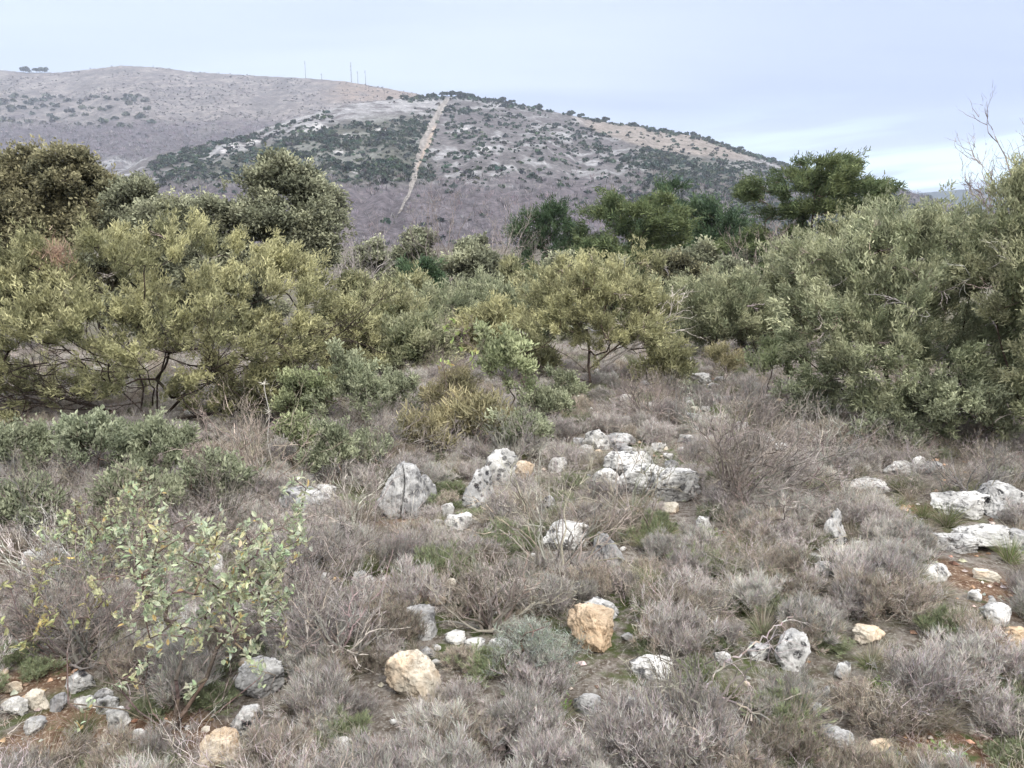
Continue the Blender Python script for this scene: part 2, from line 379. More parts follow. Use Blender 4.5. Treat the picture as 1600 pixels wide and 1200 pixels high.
# spur: pale rock under the crest on the left, grey slope to the right, mauve woods below
dB = PY - skyB
rockband = sstep(dB, 36, 6) * sstep(PX, 300, 400) * sstep(PX, 720, 640)
mid = sstep(PY, 305, 262)
cB = L3(mauve, greyb, mid * (.6 + .8 * (nn - .3)))
cB = L3(cB, pale, sstep(n2_ + .25 * nn, .62, .8) * mid * .9)
cB = L3(cB, pale, rockband * sstep(n2_, .3, .5))
darkL = sstep(PX, 220, 300) * sstep(PX, 690, 640) * sstep(dB, 14, 40) * sstep(PY, 300, 268)
cB = L3(cB, olive, darkL * .6)
tanR = sstep(PX, 880, 930) * sstep(PX, 1200, 1150) * sstep(PY - np.interp(PX, [880, 930, 1000, 1060, 1170], [180, 205, 228, 240, 252]), 4, -4)
cB = L3(cB, np.array([.19, .168, .15]), tanR * .85)
darkR = sstep(PX, 950, 1060) * sstep(dB, 10, 40) * (1 - tanR)
cB = L3(cB, olive * 1.1, darkR * .5)
up = sstep(PY, 215, 175)
cA = L3(mauve, L3(np.array([.116, .106, .105]), np.array([.170, .157, .153]), sstep(n2_, .35, .65)), np.maximum(sstep(PY - 200 - 14 * (nn - .5) * 4, 6, -18), 0))
cA = L3(cA, np.array([.17, .135, .11]), sstep(PX, 480, 560) * sstep(PY, 170, 150) * .8)
cA = L3(cA, greyb * .85, sstep(nn, .5, .7) * .5)
for qx, qy, qr in [(365, 228, 13), (352, 236, 9), (395, 222, 10), (400, 252, 8), (330, 245, 8), (558, 268, 12), (520, 262, 9), (545, 214, 16), (490, 200, 22), (600, 205, 14), (530, 238, 10), (760, 232, 14), (725, 200, 10)]:
    cB = L3(cB, np.array([.34, .335, .34]), .8 * sstep(np.hypot((PX - qx) / qr, (PY - qy) / (qr * .45)) + 1.6 * (n2_ - .5), 1.0, .6) * (D < 1150))
col = np.where(zA[..., None], cA, cB)
cC = np.broadcast_to(np.array([.035, .045, .045]), P.shape)
col = np.where((D > 2050)[..., None], cC, col)
behind = (y < 100); vl = sstep(D, 330, 240); col = L3(col, np.array([.11, .10, .085]), vl)
col = np.where(behind[..., None], L3(mauve, olive, nn), col)
m, nt, b = mat('hill_slope', 1, 0)
a = N(nt, 'ShaderNodeAttribute', attribute_name='tint'); t = N(nt, 'ShaderNodeTexCoord')
h1 = nzn(.09, 6, .65); h2 = nzn(.35, 4, .7)
v = M(nt, 'MULTIPLY', SM(nt, h1, .3, .7, .65, 1.3), SM(nt, h2, .3, .7, .6, 1.4))
sc_ = N(nt, 'ShaderNodeVectorMath', operation='SCALE'); nt.links.new(a.outputs['Color'], sc_.inputs[0]); nt.links.new(v, sc_.inputs['Scale']); nt.links.new(sc_.outputs[0], b.inputs['Base Color'])
bp = N(nt, 'ShaderNodeBump'); bp.inputs['Strength'].default_value = .8; bp.inputs['Distance'].default_value = 3; nt.links.new(h1, bp.inputs['Height']); nt.links.new(bp.outputs[0], b.inputs['Normal'])
g = Geo(); g.add(P, q, col.reshape(-1, 3)); o = g.obj('hills', m, smooth=True); tag(o, kind='structure')

# firebreak running down the spur
FB = [(698, 156, 9), (690, 168, 11), (682, 182, 14), (674, 200, 18), (668, 216, 18), (660, 234, 15), (655, 252, 11), (650, 270, 10), (645, 287, 9), (640, 302, 7), (633, 318, 6), (622, 336, 5)]
g = Geo(); V = []; cols = []
tt = np.linspace(0, len(FB) - 1, 70); fb = np.array(FB, float)
for k, t_ in enumerate(tt):
    px, py, wd = [np.interp(t_, range(len(FB)), fb[:, j]) for j in range(3)]
    wd *= .85; wob = (float(vn2(t_ * 1.7, 3.1, 5)) - .5) * 3; px += wob; wd *= .75 + .5 * float(vn2(t_ * 2.3, 8.1, 6)); c = G(px, py, 200.0); mpp = c.y / F
    for s in (-.5, -.25, 0, .25, .5):
        xx = c.x + s * wd * mpp * random.uniform(.94, 1.06); V.append((xx, c.y, float(terrain(xx, c.y)) + .9))
        t1 = random.random(); cols.append(np.array([.27, .228, .195]) * (0.6 + .5 * t1) if s > 0 and 3 < t_ < 7 else np.array([.215, .20, .188]) * (.6 + .5 * t1))
n = len(tt); idx = np.arange(n * 5).reshape(n, 5); q = np.stack([idx[:-1, :-1], idx[1:, :-1], idx[1:, 1:], idx[:-1, 1:]], -1).reshape(-1, 4)
g.add(np.array(V), q, np.array(cols)); o = g.obj('firebreak_track', tintmat('firebreak_earth', 1, 0, .3, .3)); tag(o, kind='structure')

# scrub on the far slopes
def puffs(g, P, S, tint, nq, thin=False):
    n = len(P); d = rdir(n * nq); d[:, 2] = np.abs(d[:, 2]) * .9
    Pq = np.repeat(P, nq, 0) + d * np.repeat(S, nq)[:, None] * np.array([.5, .5, .42]) * rng.uniform(.55, 1.0, (n * nq, 1))
    Pq[:, 2] += np.repeat(S, nq) * .08
    s = np.repeat(S, nq) * rng.uniform(.22, .42, n * nq); A = rdir(n * nq); B = unit(np.cross(A, rdir(n * nq)))
    if thin: A = unit(d + np.array([0, 0, 1.0])); B = B * .12; s = s * 1.5
    s = s[:, None] * .5
    V = np.stack([Pq - A * s - B * s * .7, Pq + A * s * .8 - B * s, Pq + A * s + B * s * .8, Pq - A * s * .7 + B * s], 1)
    b_ = np.arange(n * nq)[:, None] * 4
    g.add(V.reshape(-1, 3), np.concatenate([b_, b_ + 1, b_ + 2, b_ + 3], 1), np.repeat(np.repeat(tint, nq, 0) * rng.uniform(.75, 1.25, (n * nq, 1)), 4, 0))
n = 150000
uu = rng.uniform(-.75, .75, n); DD = np.sqrt(rng.uniform(300 ** 2, 1150 ** 2, n)); X = uu * DD; Z = terrain(X, DD); Pc = np.stack([X, DD, Z], -1); px, py = project(Pc)
sk = np.interp(px, *zip(*[(200, 264), (256, 237), (337, 221), (388, 209), (432, 193), (540, 164), (700, 150), (790, 160), (870, 175), (1000, 198), (1090, 213), (1180, 243), (1270, 269), (1420, 299), (1500, 325)]))
db = py - sk; cluster = fb2(X / 38, DD / 38, 4, 91)
dL = sstep(px, 220, 250) * sstep(px, 690, 665) * np.where(px < 520, sstep(db, 2, 6) * (1 - .75 * sstep(db, 6, 12) * sstep(db, 34, 26) * (px > 330)), sstep(db, 24, 40)) * sstep(py, 296, 272)
crest = sstep(db, 7, 2) * (px > 600) * (px < 1420) * .55
knot = np.exp(-((px - 720) / 40) ** 2 - ((py - 174) / 8) ** 2) * .5
rr = (px > 695) * sstep(py, 300, 285) * .16 + sstep(px, 930, 1080) * sstep(db, 8, 25) * .6
tanR = (px > 900) * (px < 1180) * (py < np.interp(px, [880, 930, 1000, 1060, 1170], [182, 207, 230, 242, 254]))
rr = rr * np.where(tanR, .12, 1); lowb = (py > 285) * .05
dens = np.maximum.reduce([dL * .8, crest, knot, rr, lowb]) * (.12 + .88 * sstep(cluster, .36, .58))
onfb = np.abs(px - np.interp(py, fb[:, 1], fb[:, 0])) < np.interp(py, fb[:, 1], fb[:, 2]) * .42
dens[onfb] = 0; dens[(px > 695) & (px < 702) & (py < 165)] = 0
sel = rng.uniform(size=n) < dens * .62
Pd = Pc[sel]; Sz = 2.4 + 5.2 * rng.uniform(0, 1, len(Pd)) ** 2.2 * (Pd[:, 1] / 950) ** .5
tn = vary((.044, .058, .043), len(Pd), .3, .1); g = Geo(); puffs(g, Pd, Sz, tn, 16)
o = g.obj('hillside_scrub', M_FAR); tag(o, 'dark evergreen scrub dotted over the grey spur', 'scrub', kind='stuff')
# bare woods low on the slopes
n = 60000
uu = rng.uniform(-.75, .75, n); DD = np.sqrt(rng.uniform(240 ** 2, 1500 ** 2, n)); X = uu * DD; Z = terrain(X, DD); Pc = np.stack([X, DD, Z], -1); px, py = project(Pc)
dn = np.where(DD < 1100, sstep(py, 262, 300), sstep(py, 185, 215) * .9) * (0.5 + .5 * sstep(fb2(X / 40, DD / 40, 3, 95), .35, .6))
onfb = np.abs(px - np.interp(py, fb[:, 1], fb[:, 0])) < np.interp(py, fb[:, 1], fb[:, 2]) * .75
sel = (rng.uniform(size=n) < dn * .6) & ~onfb & (py < 470) & (px > -150) & (px < 1750)
Pd = Pc[sel]; g = Geo(); puffs(g, Pd, rng.uniform(4, 8, len(Pd)) * (Pd[:, 1] / 900) ** .4, vary((.165, .150, .158), len(Pd), .4, .05), 12, True)
o = g.obj('bare_woods', M_FAR); tag(o, 'leafless mauve grey woods covering the valley and lower slopes', 'woods', kind='stuff')
# grey stunted scrub on the hill behind
n = 60000
uu = rng.uniform(-.75, -.05, n); DD = np.sqrt(rng.uniform(1150 ** 2, 1900 ** 2, n)); X = uu * DD; Z = terrain(X, DD); Pc = np.stack([X, DD, Z], -1); px, py = project(Pc)
sel = (rng.uniform(size=n) < .07 * sstep(fb2(X / 60, DD / 60, 3, 97), .35, .6)) & (px < 680)
Pd = Pc[sel]; g = Geo(); puffs(g, Pd, rng.uniform(2.5, 5.5, len(Pd)), vary((.095, .088, .085), len(Pd), .35, .06), 8)
blob = (px < 240) & (py > 150) & (py < 200) & (rng.uniform(size=n) < .012)
Pd = Pc[blob]; puffs(g, Pd, rng.uniform(9, 16, len(Pd)), vary((.07, .075, .06), len(Pd), .2, .06), 20)
o = g.obj('sparse_hill_scrub', M_FAR); tag(o, 'sparse grey brown scrub speckling the pale hill behind the spur', 'scrub', kind='stuff')

# trees standing on the skyline
def crest_point(px, tb, Yv):
    uu = np.interp(px, [0, 1600], [0, 0]) ; 
    yy = F * cp + (600 - 150) * sp; u_ = (px - 800) / yy
    Yr = float(Yv(u_)) - 4; return Vector((u_ * Yr, Yr, float(terrain(u_ * Yr, Yr))))
YB_ = lambda u_: np.interp(u_, UB, YBV); YA_ = lambda u_: 1900.
crest = [(48, 'A', 8, 26), (62, 'A', 7, 16), (74, 'A', 8, 14), (610, 'B', 6, 7), (634, 'B', 6, 8), (655, 'B', 8, 9), (668, 'B', 9, 10), (680, 'B', 11, 11), (690, 'B', 11, 10), (706, 'B', 14, 13), (716, 'B', 11, 11), (726, 'B', 10, 10), (738, 'B', 9, 11), (786, 'B', 8, 8), (800, 'B', 6, 7), (842, 'B', 8, 9), (893, 'B', 8, 8), (905, 'B', 7, 9), (945, 'B', 8, 10), (990, 'B', 6, 7), (1040, 'B', 5, 6), (1085, 'B', 8, 5), (1110, 'B', 6, 6), (1160, 'B', 6, 8), (1215, 'B', 7, 8)]
dupn = {}
for px, hill, hp, wp in crest:
    c = crest_point(px, None, YA_ if hill == 'A' else YB_); mpp = c.y / F; g = Geo(); hp = hp * (.7 if 640 < px < 745 else 1); S = hp * mpp
    k = 5; pp = np.stack([rng.normal(0, wp * mpp * .26, k), rng.normal(0, wp * mpp * .2, k), rng.uniform(.1, .5, k) * S], -1)
    puffs(g, pp, np.full(k, S * .95), vary((.045, .058, .042), k, .15, .05), 40)
    t_ = empty('skyline_tree', c, 'x', 'tree', 'trees along the skyline')
    where = 'left saddle of the pale hill' if hill == 'A' else ('crest left of the firebreak' if px < 698 else 'crest just right of the firebreak' if px < 745 else 'long crest descending to the right')
    t_['label'] = 'small dark evergreen on the ' + where; t_['group'] = 'skyline trees on the ' + where
    g.obj('crown', M_FAR, t_); h = Geo(); tubes(h, [(0, 0, -.5)], [(0, 0, S * .5)], .35, .2, (.05, .04, .03), 5); h.obj('trunk', M_BARK, t_)
# masts
m_mast, _, b = mat('mast_steel', .6, .4); b.inputs['Base Color'].default_value = (.18, .19, .21, 1)
def mast(px, hp, label, lattice):
    c = crest_point(px, None, YA_); mpp = c.y / F; H = hp * mpp; g = Geo(); wd = .55 * mpp
    if lattice:
        for a in ((-1, -1), (1, -1), (1, 1), (-1, 1)): tubes(g, [(a[0] * wd, a[1] * wd, 0)], [(a[0] * wd * .35, a[1] * wd * .35, H)], .30, .24, (.2, .2, .2), 4)
        k = 9
        for i in range(k):
            f0 = 1 - .65 * i / k; f1 = 1 - .65 * (i + 1) / k; z0 = H * i / k; z1 = H * (i + 1) / k
            for s in (-1, 1):
                tubes(g, [(-wd * f0, s * wd * f0, z0), (s * wd * f0, -wd * f0, z0)], [(wd * f1, s * wd * f1, z1), (s * wd * f1, wd * f1, z1)], .16, .16, (.2, .2, .2), 3)
    else: tubes(g, [(0, 0, 0)], [(0, 0, H)], .75, .38, (.2, .2, .2), 8)
    t_ = empty('radio_mast', c, label, 'radio mast', 'masts on the hilltop')
    g.obj('tower', m_mast, t_)
    for j, zf in enumerate((.97, .8, .62) if lattice else (.96, .85)):
        h = Geo(); tubes(h, [(-wd * 1.1, -wd * .9, H * zf - 1.1)], [(-wd * 1.1, -wd * .9, H * zf + 1.1)], .5, .5, (.3, .3, .3), 6)
        tubes(h, [(-wd * 1.1, -wd * .9, H * zf)], [(0, 0, H * zf)], .12, .12, (.3, .3, .3), 3); h.obj('antenna', m_mast, t_)
mast(479, 24, 'tall slim pole mast standing alone on the hilltop, leftmost of the masts', False)
mast(504, 8, 'very short pole mast between the tall slim pole and the lattice mast', False)
mast(550, 28, 'tallest mast, an open lattice tower on the hilltop', True)
mast(560, 17, 'short pole mast just right of the lattice tower', False)
mast(572, 20, 'rightmost pole mast on the hilltop, nearest the firebreak', False)
g = Geo(); c = crest_point(1043, None, YB_)
mpp = c.y / F; tubes(g, [(0, 0, 0), (-2 * mpp, 0, 5 * mpp)], [(0, 0, 7 * mpp), (2 * mpp, 0, 5 * mpp)], .18, .12, (.3, .3, .3), 5); o = g.obj('utility_pole', m_mast, loc=c); tag(o, 'tiny utility pole with a crossbar on the right hand crest', 'utility pole')

# ------------------------------------------------------------------ rocks
def icos(sub):
    bm = bmesh.new(); bmesh.ops.create_icosphere(bm, subdivisions=sub, radius=1)
    v = np.array([q.co[:] for q in bm.verts]); f = np.array([[q.index for q in p.verts] for p in bm.faces]); bm.free(); return v, f
ICO = {k: icos(k) for k in (3, 4, 5, 6)}
ROCKXY = []
def rock(px, py, w, h, kind, label, shape='block', lean=0.0, group=None, cat='rock', name='limestone_rock', seed=None, loc=None):
    """px, py: middle of its foot in the photograph; w, h: size there"""
    c = G(px, py) if loc is None else loc
    dep = depth(c); w *= 1.28 if shape == 'outcrop' else 1.02; W = w * dep / F; H = h * dep / F * 1.02
    H = max(H, .35 * W) if name != 'loose_stone' else .5 * W
    Dp = W * (.62 if shape != 'flat' else .75)
    rs = np.random.default_rng(seed if seed is not None else int(px * 7 + py * 13))
    sub = 6 if w > 60 else 5 if w > 28 else 4 if w > 12 else 3
    v, f = ICO[sub]; v = v.copy(); K = 16
    nrm = unit(rs.normal(size=(K, 3))); dk = rs.uniform(.62, .95, K)
    dots = v @ nrm.T; rad = np.min(np.where(dots > .05, dk / np.maximum(dots, .05), 9), 1); rad = np.minimum(rad, 1.15)
    p = v * rad[:, None]; s0 = rs.uniform(0, 50, 3)
    wn = np.stack([fb3(p * 1.1 + s0 + k * 9, 2, 3) for k in range(3)], -1) - .5
    p = p + wn * .38
    n1_ = fb3(p * 2.6 + s0, 4, 5); p = p * (1 + .32 * (n1_ - .5))[:, None]
    rg = 1 - np.abs(2 * fb3(p * 4.6 + s0 + 7, 4, 8) - 1); p = p * (1 - .10 * (rg ** 3))[:, None]
    pit = vn3(p * 8 + s0, 2); p = p * (1 - .12 * sstep(pit, .62, .85))[:, None]
    p = p * (1 + .02 * (fb3(p * 15 + s0, 2, 4) - .5))[:, None]
    if shape == 'fluted':
        p[:, 0] *= np.interp(p[:, 2], [-1, -.2, .5, 1.2], [1.12, 1.1, .98, .74]); p[:, 2] *= 1.1
        fl = np.abs(np.sin(p[:, 0] * 9 + 1.5 * fb3(p * 2 + s0, 2, 1) * 3)); p[:, 1] += .13 * fl ** .5 * np.sign(p[:, 1])
        p[:, 1] += np.where((np.abs(p[:, 0] - .05 - .10 * np.sin(p[:, 2] * 4.2)) < .045) & (p[:, 1] < 0), .4, 0)
    if shape == 'outcrop':
        for k in range(5):
            a = rs.uniform(-1, 1, 2); d2 = np.hypot(p[:, 0] - a[0], p[:, 1] - a[1] * .7); p[:, 2] += np.where(p[:, 2] > 0, rs.uniform(-.3, .35) * np.exp(-d2 ** 2 / .09), 0)
        p[:, 2] = np.where(p[:, 2] > .5, .5 + (p[:, 2] - .5) * .7, p[:, 2])
    if shape == 'pillar': p[:, 0] += .18 * np.sin(p[:, 2] * 4 + s0[0])
    zc = .42 if shape in ('block', 'flat', 'outcrop') else .6; zl = zc * (1 + .5 * (fb3(p * 2.2 + s0 + 31, 2, 9) - .5)); p[:, 2] = np.where(p[:, 2] > zl, zl + (p[:, 2] - zl) * .4, p[:, 2])
    lo, hi = p.min(0), p.max(0); p = (p - (lo + hi) / 2) / ((hi - lo) / 2)
    p[:, 2] = p[:, 2] * .5 + .5
    p = p * np.array([W / 2, Dp / 2, H * 1.3]); p[:, 2] -= H * .3; tp = 1.12 - .25 * p[:, 2:3] / max(H, .01); p[:, :2] *= np.clip(tp, .8, 1.25); p[:, 0] += lean * p[:, 2]; p[:, 1] += .12 * p[:, 2]
    g = Geo(); g.add(p, f, (1, 1, 1)); o = g.obj(name, M_ROCK[kind], smooth=True, loc=(c.x, c.y + Dp * .35, c.z))
    o.rotation_euler.z = rs.uniform(-.2, .2) if w < 60 else 0
    tag(o, label, cat, group); ROCKXY.append((c.x, c.y + Dp * .35, W * .5, Dp * .5)); return o
RK = 'limestone rocks scattered through the scrub'
rock(627, 812, 74, 82, 'grey', 'tall pointed grey boulder with a vertical crack, upright in the middle of the scrub', 'fluted', group=RK)
rock(669, 788, 26, 44, 'grey', 'narrow grey stone standing against the right side of the tall cracked boulder', 'pillar', group=RK)
rock(745, 795, 50, 62, 'speck', 'slanting pale slab leaning right, lower half of the long leaning pair', 'block', .3, group=RK)
rock(778, 757, 52, 52, 'white', 'rounded white boulder at the top end of the leaning slab', 'block', .2, group=RK)
rock(817, 752, 40, 30, 'orange', 'orange tinted stone beside the rounded white boulder above the leaning slab', group=RK)
rock(872, 738, 30, 22, 'white', 'small white stone right of the orange tinted stone', group=RK)
rock(470, 812, 66, 44, 'grey', 'low pale grey slab half hidden behind leafy sage shrub stems', 'outcrop', group=RK)
rock(507, 785, 38, 26, 'white', 'pale pointed stone on the right end of the low slab near the leafy shrub', group=RK)
rock(932, 702, 40, 28, 'white', 'white stone at the left of the far pale outcrop below the middle juniper', group=RK)
rock(965, 700, 46, 20, 'grey', 'grey right half of the far pale outcrop below the middle juniper', 'outcrop', group=RK)
rock(948, 768, 44, 34, 'white', 'creamy white pitted stone left of the broad pale outcrop', group=RK)
rock(985, 752, 66, 42, 'white', 'upper left hump of the broad pale outcrop', 'outcrop', group=RK)
rock(1018, 776, 78, 46, 'white', 'central hump of the broad pale outcrop behind dark twigs', 'outcrop', group=RK)
rock(1058, 786, 62, 50, 'white', 'right end of the broad pale outcrop, touching the big bare bush', 'outcrop', group=RK)
rock(1048, 802, 30, 14, 'cream', 'flat cream stone in front of the broad pale outcrop', 'flat', group=RK)
rock(857, 802, 24, 26, 'speck', 'small dark pitted stone below the leaning slab', group=RK)
rock(699, 808, 22, 20, 'white', 'little white stone directly right of the cracked boulder foot', group=RK)
rock(716, 832, 46, 26, 'white', 'flat white stone under the leaning slab', 'flat', group=RK)
rock(683, 828, 20, 15, 'speck', 'small dark edged stone left of the flat white stone', group=RK)
rock(600, 876, 32, 28, 'white', 'squat white stone below the cracked boulder', group=RK)
rock(560, 925, 26, 32, 'grey', 'grey stone left of the red soil patch', group=RK)
rock(578, 928, 20, 28, 'white', 'upright white stone touching the left edge of the red soil patch', 'pillar', group=RK)
rock(888, 862, 76, 40, 'white', 'smooth rounded white boulder in the centre of the slope', 'block', group=RK)
rock(955, 888, 50, 52, 'grey', 'grey white slab slanting down right of the smooth rounded boulder', 'block', -.3, group=RK)
rock(938, 968, 58, 26, 'speck', 'grey stone with a black lichen edge behind the big ochre boulder', 'block', group=RK)
rock(926, 1024, 78, 70, 'orange', 'big ochre boulder with a crumbly top and pale foot, right of centre', group=RK)
rock(642, 1092, 88, 64, 'cream', 'cream topped boulder with a grey left side, low centre of the slope', group=RK)
rock(404, 1095, 80, 62, 'grey', 'rounded grey boulder under the leafy sage shrub', group=RK)
rock(384, 1152, 52, 42, 'speck', 'lichen spotted grey stone below the rounded grey boulder', group=RK)
rock(340, 1205, 66, 58, 'orange', 'ochre boulder cut by the bottom edge of the view, left of centre', group=RK)
rock(182, 1150, 44, 40, 'white', 'upright pale stone beside the dark green tussock at lower left', group=RK)
rock(165, 1118, 34, 26, 'speck', 'dark lichened stone just above the upright pale stone at lower left', group=RK)
rock(54, 1112, 40, 28, 'cream', 'cream stone in the cluster at the left edge', group=RK)
rock(18, 1122, 42, 28, 'white', 'white stone leftmost of the cluster at the left edge', group=RK)
rock(88, 1112, 28, 26, 'grey', 'grey stone rightmost of the cluster at the left edge', group=RK)
rock(118, 1085, 38, 30, 'speck', 'black spotted stone above the left edge cluster', 'outcrop', group=RK)
rock(50, 1148, 34, 20, 'grey', 'flat grey stone under the left edge cluster', 'flat', group=RK)
rock(66, 900, 72, 28, 'speck', 'black and white lichened rock at the left among bare twigs', 'outcrop', group=RK)
rock(305, 908, 46, 52, 'grey', 'grey upright rock behind the leafy sage shrub', 'pillar', group=RK)
rock(330, 898, 34, 34, 'white', 'white rock behind the leafy sage shrub, right of the upright one', group=RK)
rock(170, 868, 44, 22, 'white', 'small white rock seen through the left of the leafy sage shrub', group=RK)
rock(38, 1025, 42, 24, 'grey', 'grey stone half buried at the left edge above the soil', group=RK)
rock(655, 990, 52, 40, 'grey', 'grey sloping stone in scrub below the red soil patch', group=RK)
rock(668, 1000, 28, 26, 'grey', 'dark grey stone at the foot of the sloping stone', group=RK)
rock(742, 1022, 36, 20, 'white', 'pale stone left of the blue grey shrub', 'flat', group=RK)
rock(782, 1030, 42, 30, 'white', 'pale angular stone under the blue grey shrub', group=RK)
rock(1240, 1048, 58, 58, 'speck', 'egg shaped boulder mottled with lichen at lower right', group=RK)
rock(1190, 1034, 42, 24, 'speck', 'dark mottled stone left of the egg shaped boulder', group=RK)
rock(1130, 1040, 30, 18, 'white', 'small pale stone near the bleached fallen branch', group=RK)
rock(1022, 1062, 54, 30, 'white', 'jagged white rock between the blue grey shrub and the fallen branch', 'outcrop', group=RK)
rock(918, 1118, 44, 30, 'grey', 'grey veined stone below the ochre boulder', group=RK)
rock(988, 1115, 38, 22, 'grey', 'dull grey stone right of the grey veined stone', group=RK)
rock(1364, 1008, 54, 22, 'cream', 'flat cream stone alone at right', 'flat', group=RK)
rock(1320, 1062, 26, 26, 'white', 'small angular white stone below the flat cream stone', group=RK)
rock(1307, 850, 34, 52, 'speck', 'tall white rock holed with black hollows standing in the scrub at right', 'pillar', group=RK)
rock(1345, 864, 20, 16, 'white', 'small clean white stone beside the holed black and white rock', group=RK)
rock(1415, 745, 44, 20, 'white', 'white rock on the left of the row under the right hand juniper', 'outcrop', group=RK)
rock(1437, 742, 22, 28, 'white', 'pointed white rock in the middle of the row under the right hand juniper', group=RK)
rock(1460, 745, 36, 20, 'grey', 'grey rock on the right of the row under the right hand juniper', 'outcrop', group=RK)
rock(1362, 778, 66, 22, 'white', 'long flat pale ledge between the holed rock and the juniper', 'flat', group=RK)
rock(1512, 812, 78, 34, 'white', 'left half of the broad white outcrop at the right edge', 'outcrop', group=RK)
rock(1578, 808, 70, 46, 'speck', 'right half of the broad white outcrop at the right edge', 'outcrop', group=RK)
rock(1498, 866, 54, 28, 'speck', 'dark pitted left end of the lower outcrop at the right edge', 'outcrop', group=RK)
rock(1548, 864, 70, 36, 'white', 'white middle of the lower outcrop at the right edge', 'outcrop', group=RK)
rock(1594, 862, 34, 32, 'grey', 'grey end of the lower outcrop cut by the right edge', 'outcrop', group=RK)
rock(1290, 902, 36, 22, 'speck', 'small patchy rock below the holed black and white rock', group=RK)
rock(1462, 908, 58, 15, 'white', 'thin pale ledge in the scrub below the lower right outcrop', 'flat', group=RK)
rock(1525, 940, 22, 16, 'white', 'small round white stone at right, upper of three', group=RK)
rock(1552, 950, 16, 14, 'white', 'small round white stone at right, middle of three', group=RK)
rock(1562, 978, 48, 30, 'speck', 'speckled rock at the right edge above the ochre one', group=RK)
rock(1592, 1010, 36, 26, 'orange', 'ochre rock at the right edge with a dark hollow beneath', group=RK)
rock(1100, 828, 24, 18, 'white', 'small white stone at the foot of the big bare bush', group=RK)
rock(1095, 600, 40, 14, 'white', 'flat white stone far back at the top of the stony path', 'flat', group=RK)
rock(25, 692, 30, 10, 'white', 'white stone at the left edge under the big juniper', 'flat', group=RK)
rock(294, 655, 16, 14, 'white', 'white stone seen between the trunks of the big juniper', group=RK)
rock(538, 1185, 30, 30, 'white', 'white stone near the bottom edge left of centre', group=RK)
rock(1553, 1112, 18, 20, 'white', 'slim white stone at right near the bottom', group=RK)
rock(1272, 1118, 34, 16, 'grey', 'flat greyish stone right of the dead branches', 'flat', group=RK)
rock(1312, 1172, 54, 24, 'grey', 'pale flat rock by the bottom edge right of the dead branches', 'flat', group=RK)
rock(632, 936, 22, 14, 'cream', 'cream stone on the left of the red soil patch', group=RK)
rock(685, 946, 26, 12, 'orange', 'flat ochre stone on the lower edge of the red soil patch', 'flat', group=RK)
rock(705, 928, 20, 22, 'cream', 'cream stone on the right of the red soil patch', group=RK)
rock(728, 918, 12, 16, 'orange', 'little upright ochre stone beside the red soil patch', group=RK)
rock(1545, 908, 40, 16, 'cream', 'pinkish stone on bare soil at the right edge', group=RK)
rock(1160, 672, 22, 12, 'white', 'pale stone behind the big bare bush', group=RK)
rock(1198, 690, 26, 12, 'white', 'flat pale stone behind the big bare bush, right of the other', 'flat', group=RK)
rock(1190, 632, 12, 9, 'white', 'tiny bright stone on the stony path near the right hand juniper', group=RK)
# small stones nothing tells apart
xs = 0; tries = 0
while xs < 200 and tries < 3000:
    tries += 1
    if random.random() < .45: px, py = random.uniform(900, 1230), random.uniform(575, 760)
    elif random.random() < .45:
        s_ = random.choice(SOIL); px, py = random.gauss(s_[0], s_[2] * .7), random.gauss(s_[1], s_[3] * .7)
    else: px, py = random.uniform(20, 1590), random.uniform(700, 1190)
    c = G(min(max(px, 5), 1595), min(max(py, 560), 1198))
    if any(math.hypot(c.x - a[0], c.y - a[1]) < a[2] + .04 for a in ROCKXY[:88]): continue
    wm = random.uniform(.35, 1) ** 1.6 * .085 * (1 if c.y < 5 else 1.5); wpx = wm * F / depth(c)
    o = rock(px, py, wpx, wpx * random.uniform(.4, .7), random.choice(['white', 'cream', 'grey', 'white']), 'small loose pale stone lying on the ground among the scrub', group='small loose stones', cat='stone', name='loose_stone', seed=tries, loc=c); xs += 1

# ------------------------------------------------------------------ trees
def skeleton(trunks, targets, seg, jit=.1, droop=0.0, r0=.004, expo=2.1, horiz=.35):
    nodes = []; par = []
    for tr in trunks:
        prev = -1
        for p in tr: nodes.append(np.array(p, float)); par.append(prev); prev = len(nodes) - 1
    base = nodes[0]; tg = sorted(range(len(targets)), key=lambda i: np.linalg.norm(targets[i] - base)); tips = [0] * len(targets)
    for i in tg:
        t = targets[i]; A = np.array(nodes); d = A - t; cost = np.linalg.norm(d, axis=1) + np.maximum(A[:, 2] - t[2], 0) * 1.2
        k = int(np.argmin(cost)); L = np.linalg.norm(t - nodes[k]); m_ = max(1, int(round(L / seg))); s = nodes[k].copy(); pv = k
        perp = rng.normal(size=3) * L * jit
        for j in range(1, m_ + 1):
            f = j / m_; q = s + (t - s) * f + perp * math.sin(math.pi * f) + rng.normal(size=3) * seg * .12 * (j < m_)
            q[2] -= droop * math.sin(math.pi * f) * L
            nodes.append(q); par.append(pv); pv = len(nodes) - 1
        tips[i] = pv
    n = len(nodes); acc = np.zeros(n)
    ch = np.zeros(n, bool)
    for i in range(n - 1, -1, -1):
        if acc[i] == 0: acc[i] = r0 ** expo
        if par[i] >= 0: acc[par[i]] += acc[i]
    return np.array(nodes), np.array(par), acc ** (1 / expo), tips
